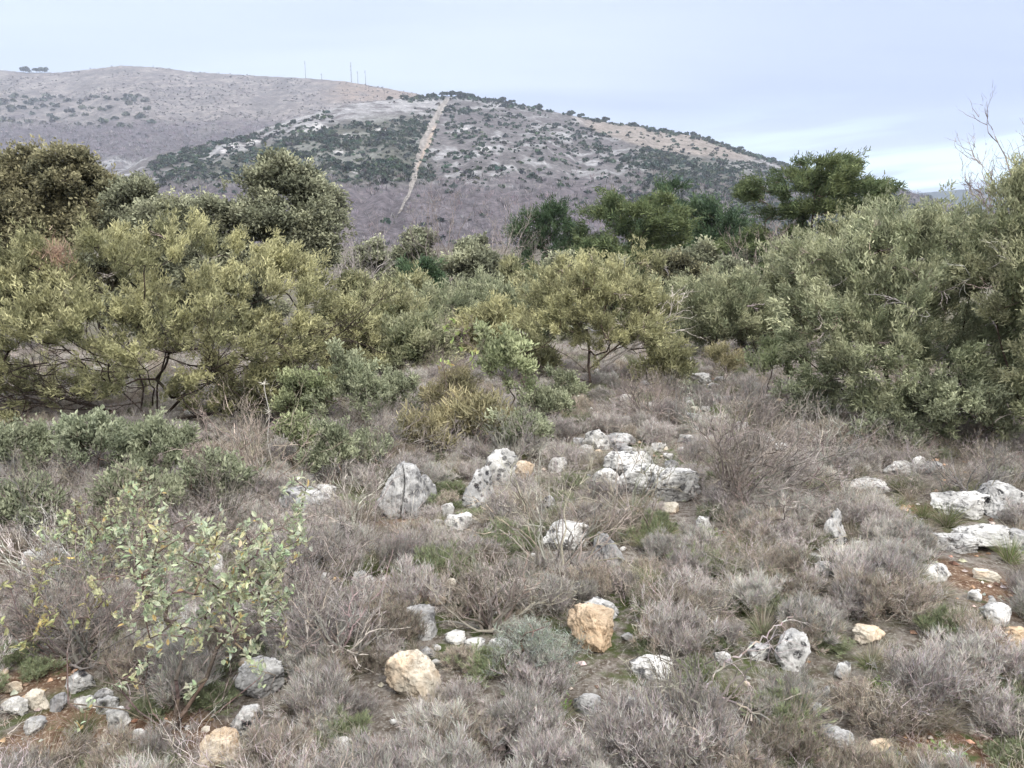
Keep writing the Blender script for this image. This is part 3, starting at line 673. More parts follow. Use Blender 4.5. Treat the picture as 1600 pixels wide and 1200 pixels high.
def envelope(lobes, n):
    """clump centres in the outer part of a set of ellipsoids"""
    lobes = np.array(lobes, float); vol = lobes[:, 3] * lobes[:, 4] * lobes[:, 5]; vol = vol ** .75
    out_ = []
    while len(out_) < n:
        k = rng.choice(len(lobes), p=vol / vol.sum()); d = rdir(1)[0]; d[2] = d[2] if rng.random() < .25 else abs(d[2])
        p = lobes[k, :3] + d * lobes[k, 3:6] * rng.uniform(.55, 1) ** .5
        ins = np.sum(((p - lobes[:, :3]) / lobes[:, 3:6]) ** 2, 1).min()
        if ins < .22: continue
        out_.append(p)
    return np.array(out_)
def auto_lobes(w_, H, z0, d_=None, n=9, kind='dome'):
    d_ = d_ or w_ * .8; L = []
    if kind == 'cone':
        for i in range(n):
            t_ = i / (n - 1); z = z0 + (H - z0) * (t_ * .92 + .04); r = w_ * .5 * (1 - t_) ** .75 + .04 * w_; a = i * 2.4
            L.append((math.cos(a) * r * .4, math.sin(a) * r * .4, z, r * .75, r * .75, (H - z0) / n * .9))
        return L
    L.append((0, 0, z0 + (H - z0) * .5, w_ * .32, d_ * .32, (H - z0) * .5))
    for i in range(n):
        a = i * 2.4 + rng.uniform(-.4, .4); rr_ = rng.uniform(.45, .72); z = z0 + (H - z0) * rng.uniform(.22, .68)
        s = rng.uniform(.20, .30)
        L.append((math.cos(a) * w_ * .5 * rr_, math.sin(a) * d_ * .5 * rr_, z, w_ * s, d_ * s, (H - z0) * rng.uniform(.2, .32)))
    for i in range(6):
        a = i * 1.05 + .3; s = rng.uniform(.18, .25); L.append((math.cos(a) * w_ * .33, math.sin(a) * d_ * .33, z0 + (H - z0) * .13, w_ * s, d_ * s, (H - z0) * .17))
    for i in range(3): L.append((rng.uniform(-.2, .2) * w_, rng.uniform(-.2, .2) * d_, H - (H - z0) * .2, w_ * .2, d_ * .2, (H - z0) * .2))
    return L
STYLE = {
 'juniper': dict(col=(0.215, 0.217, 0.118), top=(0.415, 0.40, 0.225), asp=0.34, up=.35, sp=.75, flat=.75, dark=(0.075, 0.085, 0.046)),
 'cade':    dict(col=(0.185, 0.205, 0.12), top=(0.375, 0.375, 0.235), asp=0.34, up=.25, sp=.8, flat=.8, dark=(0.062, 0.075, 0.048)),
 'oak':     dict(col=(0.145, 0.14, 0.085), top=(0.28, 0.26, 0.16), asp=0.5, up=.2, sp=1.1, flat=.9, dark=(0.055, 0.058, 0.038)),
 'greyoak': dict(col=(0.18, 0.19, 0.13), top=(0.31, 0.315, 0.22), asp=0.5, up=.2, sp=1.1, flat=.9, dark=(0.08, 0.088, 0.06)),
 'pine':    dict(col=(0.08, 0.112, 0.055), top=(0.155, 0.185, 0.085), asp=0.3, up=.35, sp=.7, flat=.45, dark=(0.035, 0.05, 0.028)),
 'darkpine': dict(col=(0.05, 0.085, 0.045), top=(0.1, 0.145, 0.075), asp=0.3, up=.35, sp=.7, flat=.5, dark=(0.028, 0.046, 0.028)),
}
SPRAY = {'juniper': (.55, .45), 'cade': (.5, .5), 'pine': (.18, .28), 'darkpine': (.3, .4), 'sage': (.8, .5), 'lime': (.8, .5), 'ochre': (1.0, .4)}
def sprays(g, tw, centers, rc, style, total, bl, bw, r0, bark):
    """shoots fanning out of every limb end, set with tufts that grow lighter towards the shoot tip"""
    st = STYLE[style]; up, spd = SPRAY[style]; n = len(centers); m_ = 6; per = max(2, int(total / n / m_ / 10)); rcv = np.broadcast_to(rc, n)
    mc = np.array(centers).mean(0) - np.array([0, 0, .25 * (np.ptp(centers[:, 2]) + .1)]); od = unit((centers - mc) * (np.array([1, 1, .12]) if 'pine' in style else 1.0))
    ci = np.repeat(np.arange(n), m_); D = unit(od[ci] * .75 + rdir(n * m_) * spd * 1.3 + np.array([0, 0, up])); L = rcv[ci] * rng.uniform(.9, 2.6, n * m_)
    if style == 'pine': D = unit(D * np.array([1, 1, .35]) + np.array([0, 0, .12]))
    tm = (1 + rng.uniform(-1, 1) * .08) * (1 + np.array([1, .35, -.6]) * rng.uniform(-1, 1) * (.06 if style == 'cade' else .02))
    S = centers[ci] - od[ci] * rcv[ci][:, None] * .5 + rng.normal(size=(n * m_, 3)) * rcv[ci][:, None] * .3
    bend = rdir(n * m_) * (L * .18)[:, None] + np.array([0, 0, .10]) * L[:, None]
    s = rng.random(n * m_) < .7; ribbons(tw, S[s], D[s], L[s] * .95, r0 * 1.5, vary(np.array(bark) * 1.7, s.sum(), .2), 3, bend[s], .7)
    si = np.repeat(np.arange(n * m_), per); t = rng.uniform(.15, 1.0, len(si)) ** .75
    T = S[si] + D[si] * (L[si] * t)[:, None] + bend[si] * (t ** 2)[:, None] + rng.normal(size=(len(si), 3)) * (L[si] * .10 * (1.25 - t))[:, None]
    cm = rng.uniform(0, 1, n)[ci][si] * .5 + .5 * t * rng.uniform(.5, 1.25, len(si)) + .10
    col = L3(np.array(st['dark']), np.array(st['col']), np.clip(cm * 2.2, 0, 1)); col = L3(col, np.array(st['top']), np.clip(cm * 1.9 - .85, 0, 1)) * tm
    nb = 10; jt = rng.normal(size=(len(T) * nb, 3)); P = np.repeat(T, nb, 0) + jt * bl * .6
    Dv = np.repeat(D[si], nb, 0) * .8 + rdir(len(P)) * .8 + np.array([0, 0, .2]); cb = np.repeat(col, nb, 0) * rng.uniform(.72, 1.28, (len(P), 1)); Ls = bl * rng.uniform(.6, 1.3, len(P))
    if st['asp'] > .4: kites(g, P, Dv, Ls, Ls * st['asp'] * bw, cb)
    else: ribbons(g, P, Dv, Ls, Ls * st['asp'] * bw, cb, nseg=1, taper=.6)
def foliage(g, centers, rc, style, total, bl, bw, cheap=False):
    st = STYLE[style]; n = len(centers); per = max(3, int(total / n / 14)); k = n * per
    cen = np.repeat(centers, per, 0); off = rdir(k) * (rng.uniform(.1, 1, (k, 1)) ** .7) * np.where(rng.random((k, 1)) < .18, 1.5, 1); off[:, 2] *= st['flat']; off[:, 2] = np.where(off[:, 2] < -.3, off[:, 2] * .5, off[:, 2])
    rcv = np.repeat(rc, per)[:, None] if np.ndim(rc) else rc
    T = cen + off * rcv
    mc = np.array(centers).mean(0); outd = unit(cen - mc) * .6 + unit(off) * .8 + np.array([0, 0, st['up']])
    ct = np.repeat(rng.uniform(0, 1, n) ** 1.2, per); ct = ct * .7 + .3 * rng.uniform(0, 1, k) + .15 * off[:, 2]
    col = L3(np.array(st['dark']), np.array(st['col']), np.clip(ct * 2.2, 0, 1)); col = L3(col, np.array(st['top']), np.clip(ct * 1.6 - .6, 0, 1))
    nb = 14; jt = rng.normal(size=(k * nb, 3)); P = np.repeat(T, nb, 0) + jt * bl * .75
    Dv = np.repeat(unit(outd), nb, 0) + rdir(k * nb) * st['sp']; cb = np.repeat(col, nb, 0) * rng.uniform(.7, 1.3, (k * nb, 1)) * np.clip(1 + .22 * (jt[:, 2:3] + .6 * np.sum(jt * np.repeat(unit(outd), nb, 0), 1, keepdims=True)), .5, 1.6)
    Ls = bl * rng.uniform(.6, 1.25, k * nb)
    if st['asp'] > .3: kites(g, P, Dv, Ls, Ls * st['asp'] * bw, cb)
    else: ribbons(g, P, Dv, Ls, Ls * st['asp'] * bw, cb, nseg=1, taper=.6)
    return cen, T
def tree(name, label, cat, base, lobes, style, nt_, total, seg, bl, rcf, trunks=None, group=None, bark=(.075, .058, .045), r0=.003, bw=1.0, jit=.12, droop=0.0, twigs=True, dead=0):
    root = empty(name, base, label, cat, group)
    C_ = envelope(lobes, nt_); H = max(l[2] + l[5] for l in lobes)
    if trunks is None: trunks = [[(0, 0, -.08), (.02 * H, 0, H * .12), (-.02 * H, .02 * H, H * .3), (.02 * H, 0, H * .5)]]
    nd, par, rad, tips = skeleton(trunks, list(C_), seg, jit, droop, r0)
    k = np.arange(len(nd)); ok = par >= 0; g = Geo(); tc_ = vary(bark, ok.sum(), .2, .05)
    tubes(g, nd[par[ok]], nd[k[ok]], np.minimum(rad[par[ok]], rad[k[ok]] * 1.5), rad[k[ok]], tc_, 6 if len(nd) < 3000 else 4)
    f = Geo()
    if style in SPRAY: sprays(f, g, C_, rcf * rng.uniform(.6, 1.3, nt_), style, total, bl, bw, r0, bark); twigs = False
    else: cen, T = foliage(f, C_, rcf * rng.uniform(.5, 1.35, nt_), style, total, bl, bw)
    if twigs:
        s = rng.random(len(T)) < .6; ribbons(g, cen[s], T[s] - cen[s], np.linalg.norm(T[s] - cen[s], axis=1), r0 * 1.6, vary(np.array(bark) * 1.6, s.sum(), .2), 1, taper=.5)
    if dead:
        kk = rng.choice(np.where(ok)[0][len(trunks) * 3:], dead); Dd = unit(nd[kk] - nd[par[kk]]) + rdir(dead) * .6 + np.array([0, -.5, 0])
        branchy(g, nd[kk], Dd, rng.uniform(.15, .35, dead) * H * .35, r0 * 2, 3, vary((.38, .34, .31), dead, .1), 3, .6)
    g.obj('trunk', M_BARK, root, True); f.obj('crown', M_FOL, root); return root
def branchy(g, P, D, L, r, levels, tint, nchild=4, spread=.7, up=0.0, nseg=4, curl=.25, shrink=.62, fine=None, ret=False):
    """generations of crooked twigs; the last generations as thin ribbons"""
    P = np.asarray(P, float); D = unit(np.asarray(D, float)); n = len(P); L = np.broadcast_to(L, n).astype(float).copy(); r = np.broadcast_to(r, n).astype(float).copy()
    tint = np.broadcast_to(np.asarray(tint, float), (n, 3)).copy(); ends = None
    for lv in range(levels):
        n = len(P); pts = [P]; dirs = [D]; d = D.copy(); p = P.copy()
        for k in range(nseg):
            d = unit(d + rng.normal(size=(n, 3)) * curl + np.array([0, 0, up]) * .3); q = p + d * (L / nseg)[:, None]
            r0_ = r * (1 - .6 * k / nseg); r1_ = r * (1 - .6 * (k + 1) / nseg)
            if fine is not None and lv >= fine: ribbons(g, p, q - p, L / nseg * 1.05, r0_ * 2, tint, 1, taper=.25)
            else: tubes(g, p, q, r0_, r1_, tint, 5 if lv == 0 else 3)
            p = q; pts.append(p); dirs.append(d)
        pts = np.stack(pts, 1); dirs = np.stack(dirs, 1)
        if lv == levels - 1: ends = (pts[:, -1], dirs[:, -1], np.arange(n)); lastpts = pts; lastd = dirs; break
        ci = np.repeat(np.arange(n), nchild); kk = rng.integers(1, nseg + 1, len(ci)); kk[::nchild] = nseg
        P = pts[ci, kk]; D = unit(dirs[ci, kk] + rdir(len(ci)) * spread + np.array([0, 0, up]) * .5)
        L = L[ci] * shrink * rng.uniform(.7, 1.2, len(ci)); r = r[ci] * .58; tint = np.clip(tint[ci] * (1 + rng.normal(size=(len(ci), 1)) * .08), .01, .9)
    if ret: return ends, lastpts, lastd

# --- the big juniper at the left
S1 = .00495
def lb(px, py, rx, ry, y_, ry_=.5, b=(250, 668), s=S1): return ((px - b[0]) * s, y_, (b[1] - py) * s, rx * s, ry_, ry * s)
b1 = G(250, 668)
lob = [lb(235, 400, 100, 50, .1), lb(300, 385, 85, 45, .3), lb(120, 410, 110, 48, .25), lb(20, 450, 110, 60, .1), lb(430, 440, 85, 58, .2), lb(495, 480, 58, 65, 0), lb(340, 470, 90, 50, -.2),
       lb(180, 500, 110, 55, -.45, .4), lb(40, 535, 105, 38, -.3, .4), lb(290, 540, 70, 38, -.6, .3), lb(420, 530, 90, 50, -.3), lb(505, 560, 48, 42, -.1, .35), lb(450, 600, 60, 28, -.2, .35), lb(0, 600, 60, 30, -.1, .4), lb(-90, 500, 70, 90, .2), lb(360, 570, 50, 22, -.4, .3), lb(490, 610, 62, 34, -.1, .4), lb(420, 635, 60, 22, -.2, .3), lb(330, 610, 50, 16, -.1, .3), lb(30, 625, 90, 24, .1, .4), lb(60, 645, 80, 14, -.2, .3), lb(160, 625, 50, 14, .4, .3), lb(120, 600, 60, 16, .3, .4), lb(-60, 600, 60, 40, .1, .4), lb(200, 590, 40, 16, -.5, .2)]
trk = [[(0, 0, -.1), (-.01, 0, .15), (.0, .02, .35), (.08, .05, .6), (.1, .1, .9), (.12, .12, 1.1)],
       [(-.1, .05, -.1), (-.15, .05, .12), (-.28, .0, .3), (-.5, -.05, .5), (-.75, 0, .7)],
       [(-.35, .1, -.1), (-.4, .1, .1), (-.6, .05, .18), (-.95, 0, .3), (-1.3, 0, .4)],
       [(.05, 0, .1), (.25, 0, .3), (.55, -.05, .42), (.9, 0, .55)],
       [(.0, 0, .05), (.35, -.1, .12), (.75, -.15, .2), (1.1, -.1, .3)],
       [(-.2, 0, -.1), (-.2, .2, .3), (-.4, .4, .7)]]
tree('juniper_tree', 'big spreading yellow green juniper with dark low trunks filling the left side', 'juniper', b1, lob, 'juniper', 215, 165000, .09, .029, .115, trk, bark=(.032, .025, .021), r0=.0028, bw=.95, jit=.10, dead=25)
# brown dead spray in its top
b2 = b1 + Vector(((75 - 250) * S1, .3, (668 - 385) * S1)); g = Geo(); ribbons(g, rng.normal(size=(350, 3)) * np.array([.06, .05, .07]), rdir(350) + np.array([0, 0, 1.2]), .07, .006, vary((.36, .26, .20), 350, .15), 1)
g.obj('withered_spray', M_FOL, [o for o in C.objects if o.name == 'juniper_tree'][0], loc=tuple(b2 - b1))
g = Geo(); nq = 60; P = np.stack([rng.uniform(-1.35, 1.2, nq), rng.normal(0, .25, nq), rng.uniform(.12, .62, nq)], -1); D = np.stack([np.sign(P[:, 0]) * 1.0 + rng.normal(0, .4, nq), rng.normal(-.2, .5, nq), rng.normal(.12, .25, nq)], -1)
branchy(g, P, D, rng.uniform(.3, .7, nq), .007, 4, (.045, .036, .031), 4, .45, 0, 4, .2, .6, fine=2)
g.obj('lower_branches', M_BARK, [o for o in C.objects if o.name == 'juniper_tree'][0])
# --- the small juniper in the middle
b3 = G(920, 614); s3_ = depth(b3) / F
lob = [lb(*a, b=(920, 614), s=s3_) for a in [(900, 448, 66, 32, .1, .45), (845, 490, 42, 28, .1, .4), (955, 480, 62, 36, .1, .45), (1010, 500, 42, 34, 0, .3), (1000, 425, 26, 16, 0, .15), (870, 520, 75, 34, -.25, .35), (960, 530, 65, 32, -.2, .3), (1035, 560, 26, 18, 0, .25), (835, 550, 24, 14, 0, .3), (905, 475, 60, 35, -.3, .3)]]
trk = [[(0, 0, -.1), (.015, 0, .1), (-.01, 0, .28), (.0, .02, .42), (-.03, .02, .65)], [(0, 0, .25), (.2, 0, .42), (.42, -.05, .62), (.6, 0, .85)], [(0, 0, .2), (-.2, -.05, .38), (-.42, -.1, .5)], [(0, 0, .12), (-.3, -.1, .2), (-.5, -.1, .3)]]
tree('juniper_tree', 'small flat topped yellow green juniper with one short trunk in the middle of the clearing', 'juniper', b3, lob, 'juniper', 120, 70000, .09, .030, .10, trk, bark=(.085, .065, .055), r0=.003, bw=.95, dead=30)
root = [o for o in C.objects if o.get('label', '').startswith('small flat topped')][0]
g = Geo(); branchy(g, [(.15, -.05, .35), (.2, 0, .4), (.15, -.1, .3)], [(1, -.2, .55), (.7, -.2, 1.1), (1, -.3, .35)], [.55, .6, .65], .012, 4, (.42, .38, .35), 4, .55, fine=2)
g.obj('dead_branch', M_TWIG, root)

def sized(name, label, cat, px, D, top, wpx, style, total, nt_=90, z0f=.12, kind='dome', group=None, n=9, bl=None, rcf=None, bark=(.06, .05, .04), base=None, dpx=None, bw=1.0, dead=0, droop=0., r0=None, foot=None):
    total *= 1.8; b = base or (G(px, foot) if foot else at(px, D)); D = b.y; mpp = depth(b) / F; H = max(height_for(b, top), .4); W_ = wpx * mpp
    lob = auto_lobes(W_ * .95, H * (.90 if style in SPRAY else .97), H * z0f, n=n, kind=kind, d_=(dpx or wpx * .8) * mpp)
    px1024 = mpp * 1.5625
    return tree(name, label, cat, b, lob, style, nt_, total, max(H, W_) / 14, bl or max(.045, 3.6 * px1024), rcf or W_ * (.17 if kind == 'cone' else .10), None, group, bark, r0=r0 or max(.003, .28 * px1024), bw=bw, dead=dead, droop=droop)
def tiers(name, label, px, D, top, wpx, style, total, zs, group=None, z0=.2, seed=0, bl=None, lean=0):
    """layered pine: flattened sprays at several heights"""
    b = at(px, D); mpp = depth(b) / F; H = height_for(b, top); W_ = wpx * mpp; L = []
    for i, (zf, wf, offf) in enumerate(zs):
        k = max(2, int(5 * wf + 1))
        for j in range(k):
            a = j * 6.283 / k + i * 1.3; r = W_ * .5 * wf * .55
            L.append((math.cos(a) * r + offf * W_, math.sin(a) * r, H * zf + rng.uniform(-.02, .02) * H, W_ * .5 * wf * .5, W_ * .5 * wf * .5, H * .028))
    return tree(name, label, 'pine', b, L, style, 230, total * 2.4, H / 14, bl or max(.08, 3.6 * mpp * 1.56), W_ * .045, [[(0, 0, -.2), (.02 * H, 0, H * .25), (-.01 * H, 0, H * .5), (lean * H, 0, H * .75), (lean * H, 0, H * .93)]], group, (.11, .08, .065), r0=.006, bw=.9)
# --- trees at the back left
BL = 'evergreen oaks behind the big juniper'
sized('holm_oak', 'dark holm oak at the far left edge, behind the big juniper', 'oak tree', -10, 13.0, 236, 250, 'oak', 30000, 150, .1, group=BL)
sized('holm_oak', 'tallest dark holm oak behind the big juniper, second from the left edge', 'oak tree', 92, 13.5, 220, 190, 'oak', 28000, 130, .1, group=BL)
sized('holm_oak', 'dark holm oak with a pointed olive top behind the big juniper', 'oak tree', 165, 13.0, 222, 160, 'oak', 26000, 120, .1, group=BL)
sized('holm_oak', 'grey green holm oak sloping down to the right of the dark oaks', 'oak tree', 228, 12.5, 268, 160, 'greyoak', 20000, 80, .1, group=BL)
sized('holm_oak', 'low sage coloured oak between the dark oaks and the tall slanting one', 'oak tree', 300, 12.5, 300, 180, 'greyoak', 20000, 80, .1, group=BL)
sized('holm_oak', 'low bushy oak touching the left of the tall oak by the gap', 'oak tree', 378, 12.0, 306, 150, 'greyoak', 15000, 70, .1, group=BL)
bo = at(478, 12.5); mo = depth(bo) / F; Ho = height_for(bo, 238)
lob = [(a[0] * mo, a[3] * mo, Ho - (a[1] - 238) * mo, a[2] * mo, a[2] * mo, a[4] * mo) for a in [(-22, 262, 22, 0, 24), (-10, 300, 46, 0, 36), (-52, 290, 24, -10, 20), (25, 320, 42, 10, 36), (38, 355, 34, -20, 44), (-20, 350, 48, -30, 38), (10, 390, 50, -10, 40), (-55, 335, 28, 0, 25)]]
tree('holm_oak', 'tall irregular grey green oak with a slanting top, rightmost of the back oaks', 'oak tree', bo, lob, 'greyoak', 130, 30000, .2, .06, .2, None, BL, (.05, .04, .035), r0=.004)
# --- middle distance
sized('olive_bush', 'soft olive juniper bush just right of the big juniper', 'juniper', 600, 10.5, 452, 150, 'cade', 22000, 90, .08, bl=.042)
sized('olive_bush', 'olive green bush behind the pale leafy sapling in the middle', 'juniper', 690, 11.5, 462, 160, 'cade', 22000, 90, .08, bl=.042)
sized('olive_bush', 'brownish olive bush between the small round evergreen and the middle juniper', 'juniper', 755, 13.5, 440, 130, 'cade', 18000, 80, .08)
sized('juniper_bush', 'low yellowish juniper bush against the right edge of the big juniper', 'juniper', 548, 9.0, 470, 90, 'juniper', 14000, 60, .08)
sized('green_bush', 'small round vivid green evergreen in the gap', 'evergreen', 656, 21, 394, 76, 'darkpine', 9000, 60, .1, bl=.09)
sized('grey_bush', 'grey green bush left behind the vivid green evergreen', 'bush', 590, 24, 376, 90, 'greyoak', 9000, 60, .1)
sized('grey_bush', 'pale sage tree top behind the vivid green evergreen', 'bush', 660, 30, 358, 100, 'greyoak', 9000, 60, .1)
sized('grey_bush', 'dusky bush in front of the narrow dark conifer', 'bush', 752, 24, 370, 100, 'greyoak', 9000, 60, .1)
sized('grey_bush', 'small tawny green bush below the narrow dark conifer', 'bush', 808, 18, 398, 70, 'cade', 7000, 50, .1)
sized('grey_bush', 'grey green bush right of the tawny bush, before the big pine', 'bush', 880, 20, 396, 60, 'greyoak', 6000, 40, .1)
sized('conifer', 'narrow dark green conifer left of the big pine', 'conifer', 848, 30, 308, 118, 'darkpine', 16000, 110, 0, n=7, bl=.11)
sized('conifer', 'small slim conifer squeezed between the narrow conifer and the big pine', 'conifer', 890, 33, 318, 62, 'darkpine', 8000, 60, 0, n=6, bl=.11)
tiers('pine_tree', 'big soft layered pine behind the middle juniper', 978, 28, 288, 235, 'pine', 36000, [(.97, .30, .05), (.88, .50, .03), (.79, .66, .0), (.70, .78, -.04), (.61, .86, -.02), (.51, .95, .0), (.41, 1.0, .02), (.3, 1.0, .0), (.2, .9, 0)], lean=.03)
tiers('pine_tree', 'darker pine top showing behind the right of the big pine', 1035, 36, 292, 120, 'darkpine', 12000, [(.96, .4, 0), (.85, .7, 0), (.72, .9, 0), (.58, 1, 0), (.42, 1, 0)])
sized('pine_tree', 'compact dark pine between the big pine and the umbrella pine', 'pine', 1112, 34, 296, 135, 'darkpine', 18000, 110, .1, bl=.15)
tiers('pine_tree', 'umbrella shaped pine with open tiers breaking the skyline at right', 1250, 24, 260, 215, 'pine', 30000, [(.985, .42, .05), (.93, .62, .06), (.86, .8, .12), (.845, .5, -.33), (.76, .75, .18), (.74, .6, -.02), (.62, .6, -.15), (.54, .7, -.28), (.42, .7, -.3), (.3, .6, -.2)], lean=.0)
sized('grey_bush', 'pinkish grey bush between the big pine and the compact pine', 'bush', 1075, 24, 376, 90, 'greyoak', 9000, 60, .1)
sized('dark_bush', 'dark green low oak under the compact pine', 'oak tree', 1050, 21, 400, 110, 'oak', 10000, 60, .1)
sized('grey_bush', 'muted green bush right of the compact pine, below the umbrella pine', 'bush', 1150, 25, 385, 100, 'greyoak', 9000, 60, .1)
sized('olive_bush', 'open grey green bush with a dark twiggy foot right of the middle juniper', 'juniper', 1130, 10.8, 432, 170, 'cade', 26000, 100, .12, bl=.042, dead=10)
sized('olive_bush', 'pale olive bush left of the right hand thicket', 'juniper', 1225, 11.5, 385, 130, 'cade', 20000, 80, .1, bl=.042)
sized('olive_bush', 'low olive bush in front of the lime leaved thin sapling top, at centre', 'juniper', 640, 9.2, 505, 120, 'cade', 15000, 60, .08, bl=.05)
sized('olive_bush', 'rounded olive bush directly behind the lime green leafy shrub', 'juniper', 775, 9.8, 478, 120, 'juniper', 15000, 60, .1, bl=.05)
sized('olive_bush', 'dull olive bush in the back row between the two grey bare trees', 'juniper', 630, 15, 432, 130, 'cade', 14000, 70, .08)
sized('olive_bush', 'olive bush in the back row below the narrow dark conifer', 'juniper', 850, 15, 425, 120, 'cade', 12000, 70, .08)
sized('grey_bush', 'sage grey bush in the back row under the layered big pine', 'bush', 950, 18, 405, 120, 'cade', 12000, 60, .1)
sized('grey_bush', 'grey green bush in the back row right of the small flat topped juniper', 'bush', 1040, 15, 440, 110, 'cade', 12000, 60, .1)
sized('grey_bush', 'dusky bush in the back row behind the open grey green bush', 'bush', 1150, 16, 410, 130, 'greyoak', 12000, 60, .1)
sized('grey_bush', 'tangled dusky bush at the foot of the tall slanting oak', 'bush', 560, 13, 425, 90, 'cade', 10000, 50, .08)
# --- the thicket at the right
RT = 'junipers of the right hand thicket'
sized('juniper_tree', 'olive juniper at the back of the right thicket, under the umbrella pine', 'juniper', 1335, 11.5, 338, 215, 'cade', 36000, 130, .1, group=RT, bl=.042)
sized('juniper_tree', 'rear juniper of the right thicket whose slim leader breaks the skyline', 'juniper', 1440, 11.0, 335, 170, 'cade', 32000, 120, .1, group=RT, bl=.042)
sized('juniper_tree', 'slim pointed leader rising above the right thicket', 'juniper', 1450, 11.4, 280, 44, 'cade', 6000, 30, .3, 'cone', group=RT, bl=.042, rcf=.09)
b4 = G(1400, 668); s4 = depth(b4) / F
lob = [lb(*a, b=(1400, 668), s=s4) for a in [(1400, 405, 80, 46, .5, .6), (1310, 450, 70, 50, .4, .5), (1470, 415, 80, 52, .4, .6), (1290, 520, 75, 50, .1, .5), (1390, 480, 90, 50, 0, .5), (1490, 490, 90, 60, -.1, .5), (1340, 560, 80, 45, -.3, .4), (1440, 580, 90, 45, -.4, .4), (1300, 600, 60, 34, -.3, .3), (1370, 630, 70, 26, -.4, .3), (1530, 560, 70, 60, -.2, .5), (1480, 640, 60, 22, -.4, .3)]]
trk = [[(0, 0, -.1), (-.05, 0, .2), (-.1, .1, .5), (-.1, .2, .9), (0, .3, 1.3)], [(.1, 0, -.1), (.3, 0, .3), (.5, .1, .7), (.6, .2, 1.2)], [(-.1, 0, .1), (-.4, -.05, .25), (-.7, 0, .5)], [(0, 0, .05), (.1, -.25, .2), (.3, -.4, .4)]]
tree('juniper_tree', 'broad grey green juniper forming the front of the right thicket', 'juniper', b4, lob, 'cade', 190, 140000, .1, .031, .125, trk, RT, bark=(.07, .055, .045), r0=.0028, bw=.95, dead=70)
b5 = G(1650, 712); s5 = depth(b5) / F
lob = [lb(*a, b=(1650, 712), s=s5) for a in [(1635, 345, 80, 50, .3, .5), (1585, 385, 46, 44, .1, .4), (1620, 430, 100, 60, 0, .5), (1570, 500, 80, 55, -.2, .4), (1650, 540, 90, 60, -.3, .4), (1560, 590, 70, 40, -.3, .3), (1620, 640, 70, 30, -.3, .3), (1740, 450, 90, 120, 0, .6), (1545, 455, 32, 34, .2, .3)]]
trk = [[(0, 0, -.1), (-.1, 0, .3), (-.15, .05, .8), (-.1, .1, 1.3), (0, .2, 1.6)], [(-.1, 0, .1), (-.35, -.05, .4), (-.5, 0, .8)]]
tree('juniper_tree', 'tall olive brown juniper cut by the right edge', 'juniper', b5, lob, 'cade', 150, 110000, .1, .029, .125, trk, RT, bark=(.07, .055, .045), r0=.0026, bw=.95, dead=50)
sized('holm_oak', 'loose leafy oak top with sprigs against the sky at upper right', 'oak tree', 1578, 9.5, 240, 95, 'greyoak', 9000, 45, .25, bl=.05, rcf=.085, dead=8)

# ------------------------------------------------------------------ leafless trees and saplings further off
def bare_tree(name, label, px, D, top, wpx, col, n=5, levels=5, r=.02, lean=(0, 0, 1), foot=None, spread=.5, nchild=3):
    b = G(px, foot) if foot else at(px, D); mpp = depth(b) / F; H = height_for(b, top); t_ = empty(name, b, label, 'bare tree')
    g = Geo(); tubes(g, [(0, 0, -.1), (.02 * H, 0, H * .25)], [(.02 * H, 0, H * .25), (0, 0, H * .42)], [r, r * .8], [r * .8, r * .6], col, 6); g.obj('trunk', M_BARK, t_, True)
    g = Geo(); P = np.array([[0, 0, H * f_] for f_ in np.linspace(.2, .42, n)]); D_ = unit(rng.normal(size=(n, 3)) * np.array([wpx * mpp / H * .8, .4, .1]) + np.array(lean))
    branchy(g, P, D_, H * .38, r * .55, levels, col, nchild, spread, up=.35, fine=2); g.obj('branches', M_TWIG, t_); return t_
gcol = (.30, .27, .25)
bare_tree('bare_tree', 'pale leafless tree in the gap right of the tall slanting oak', 572, 16, 352, 60, (.34, .31, .30), 7, r=.03)
bare_tree('bare_tree', 'leafless tree with upright twigs in front of the lower mountain woods', 692, 27, 322, 60, (.22, .19, .18), 7, r=.05)
bare_tree('bare_tree', 'leafless twisted tree just left of the narrow dark conifer', 775, 27, 340, 80, (.26, .23, .21), 8, r=.05)
bare_tree('bare_tree', 'faint leafless tree between the vivid green evergreen and the oak', 620, 30, 350, 70, (.26, .23, .23), 7, r=.05)
bare_tree('bare_tree', 'pinkish leafless tree under the umbrella pine', 1180, 17, 370, 60, (.34, .28, .26), 8, r=.03)
bare_tree('bare_tree', 'leafless tree with fine twigs against the sky at the upper right edge', 1590, 10.5, 205, 44, (.20, .17, .16), 18, levels=5, r=.05, spread=.6)
bare_tree('bare_tree', 'grey leafless bushy tree behind the olive bushes at centre left', 545, 14, 395, 50, (.30, .27, .26), 6, r=.025)

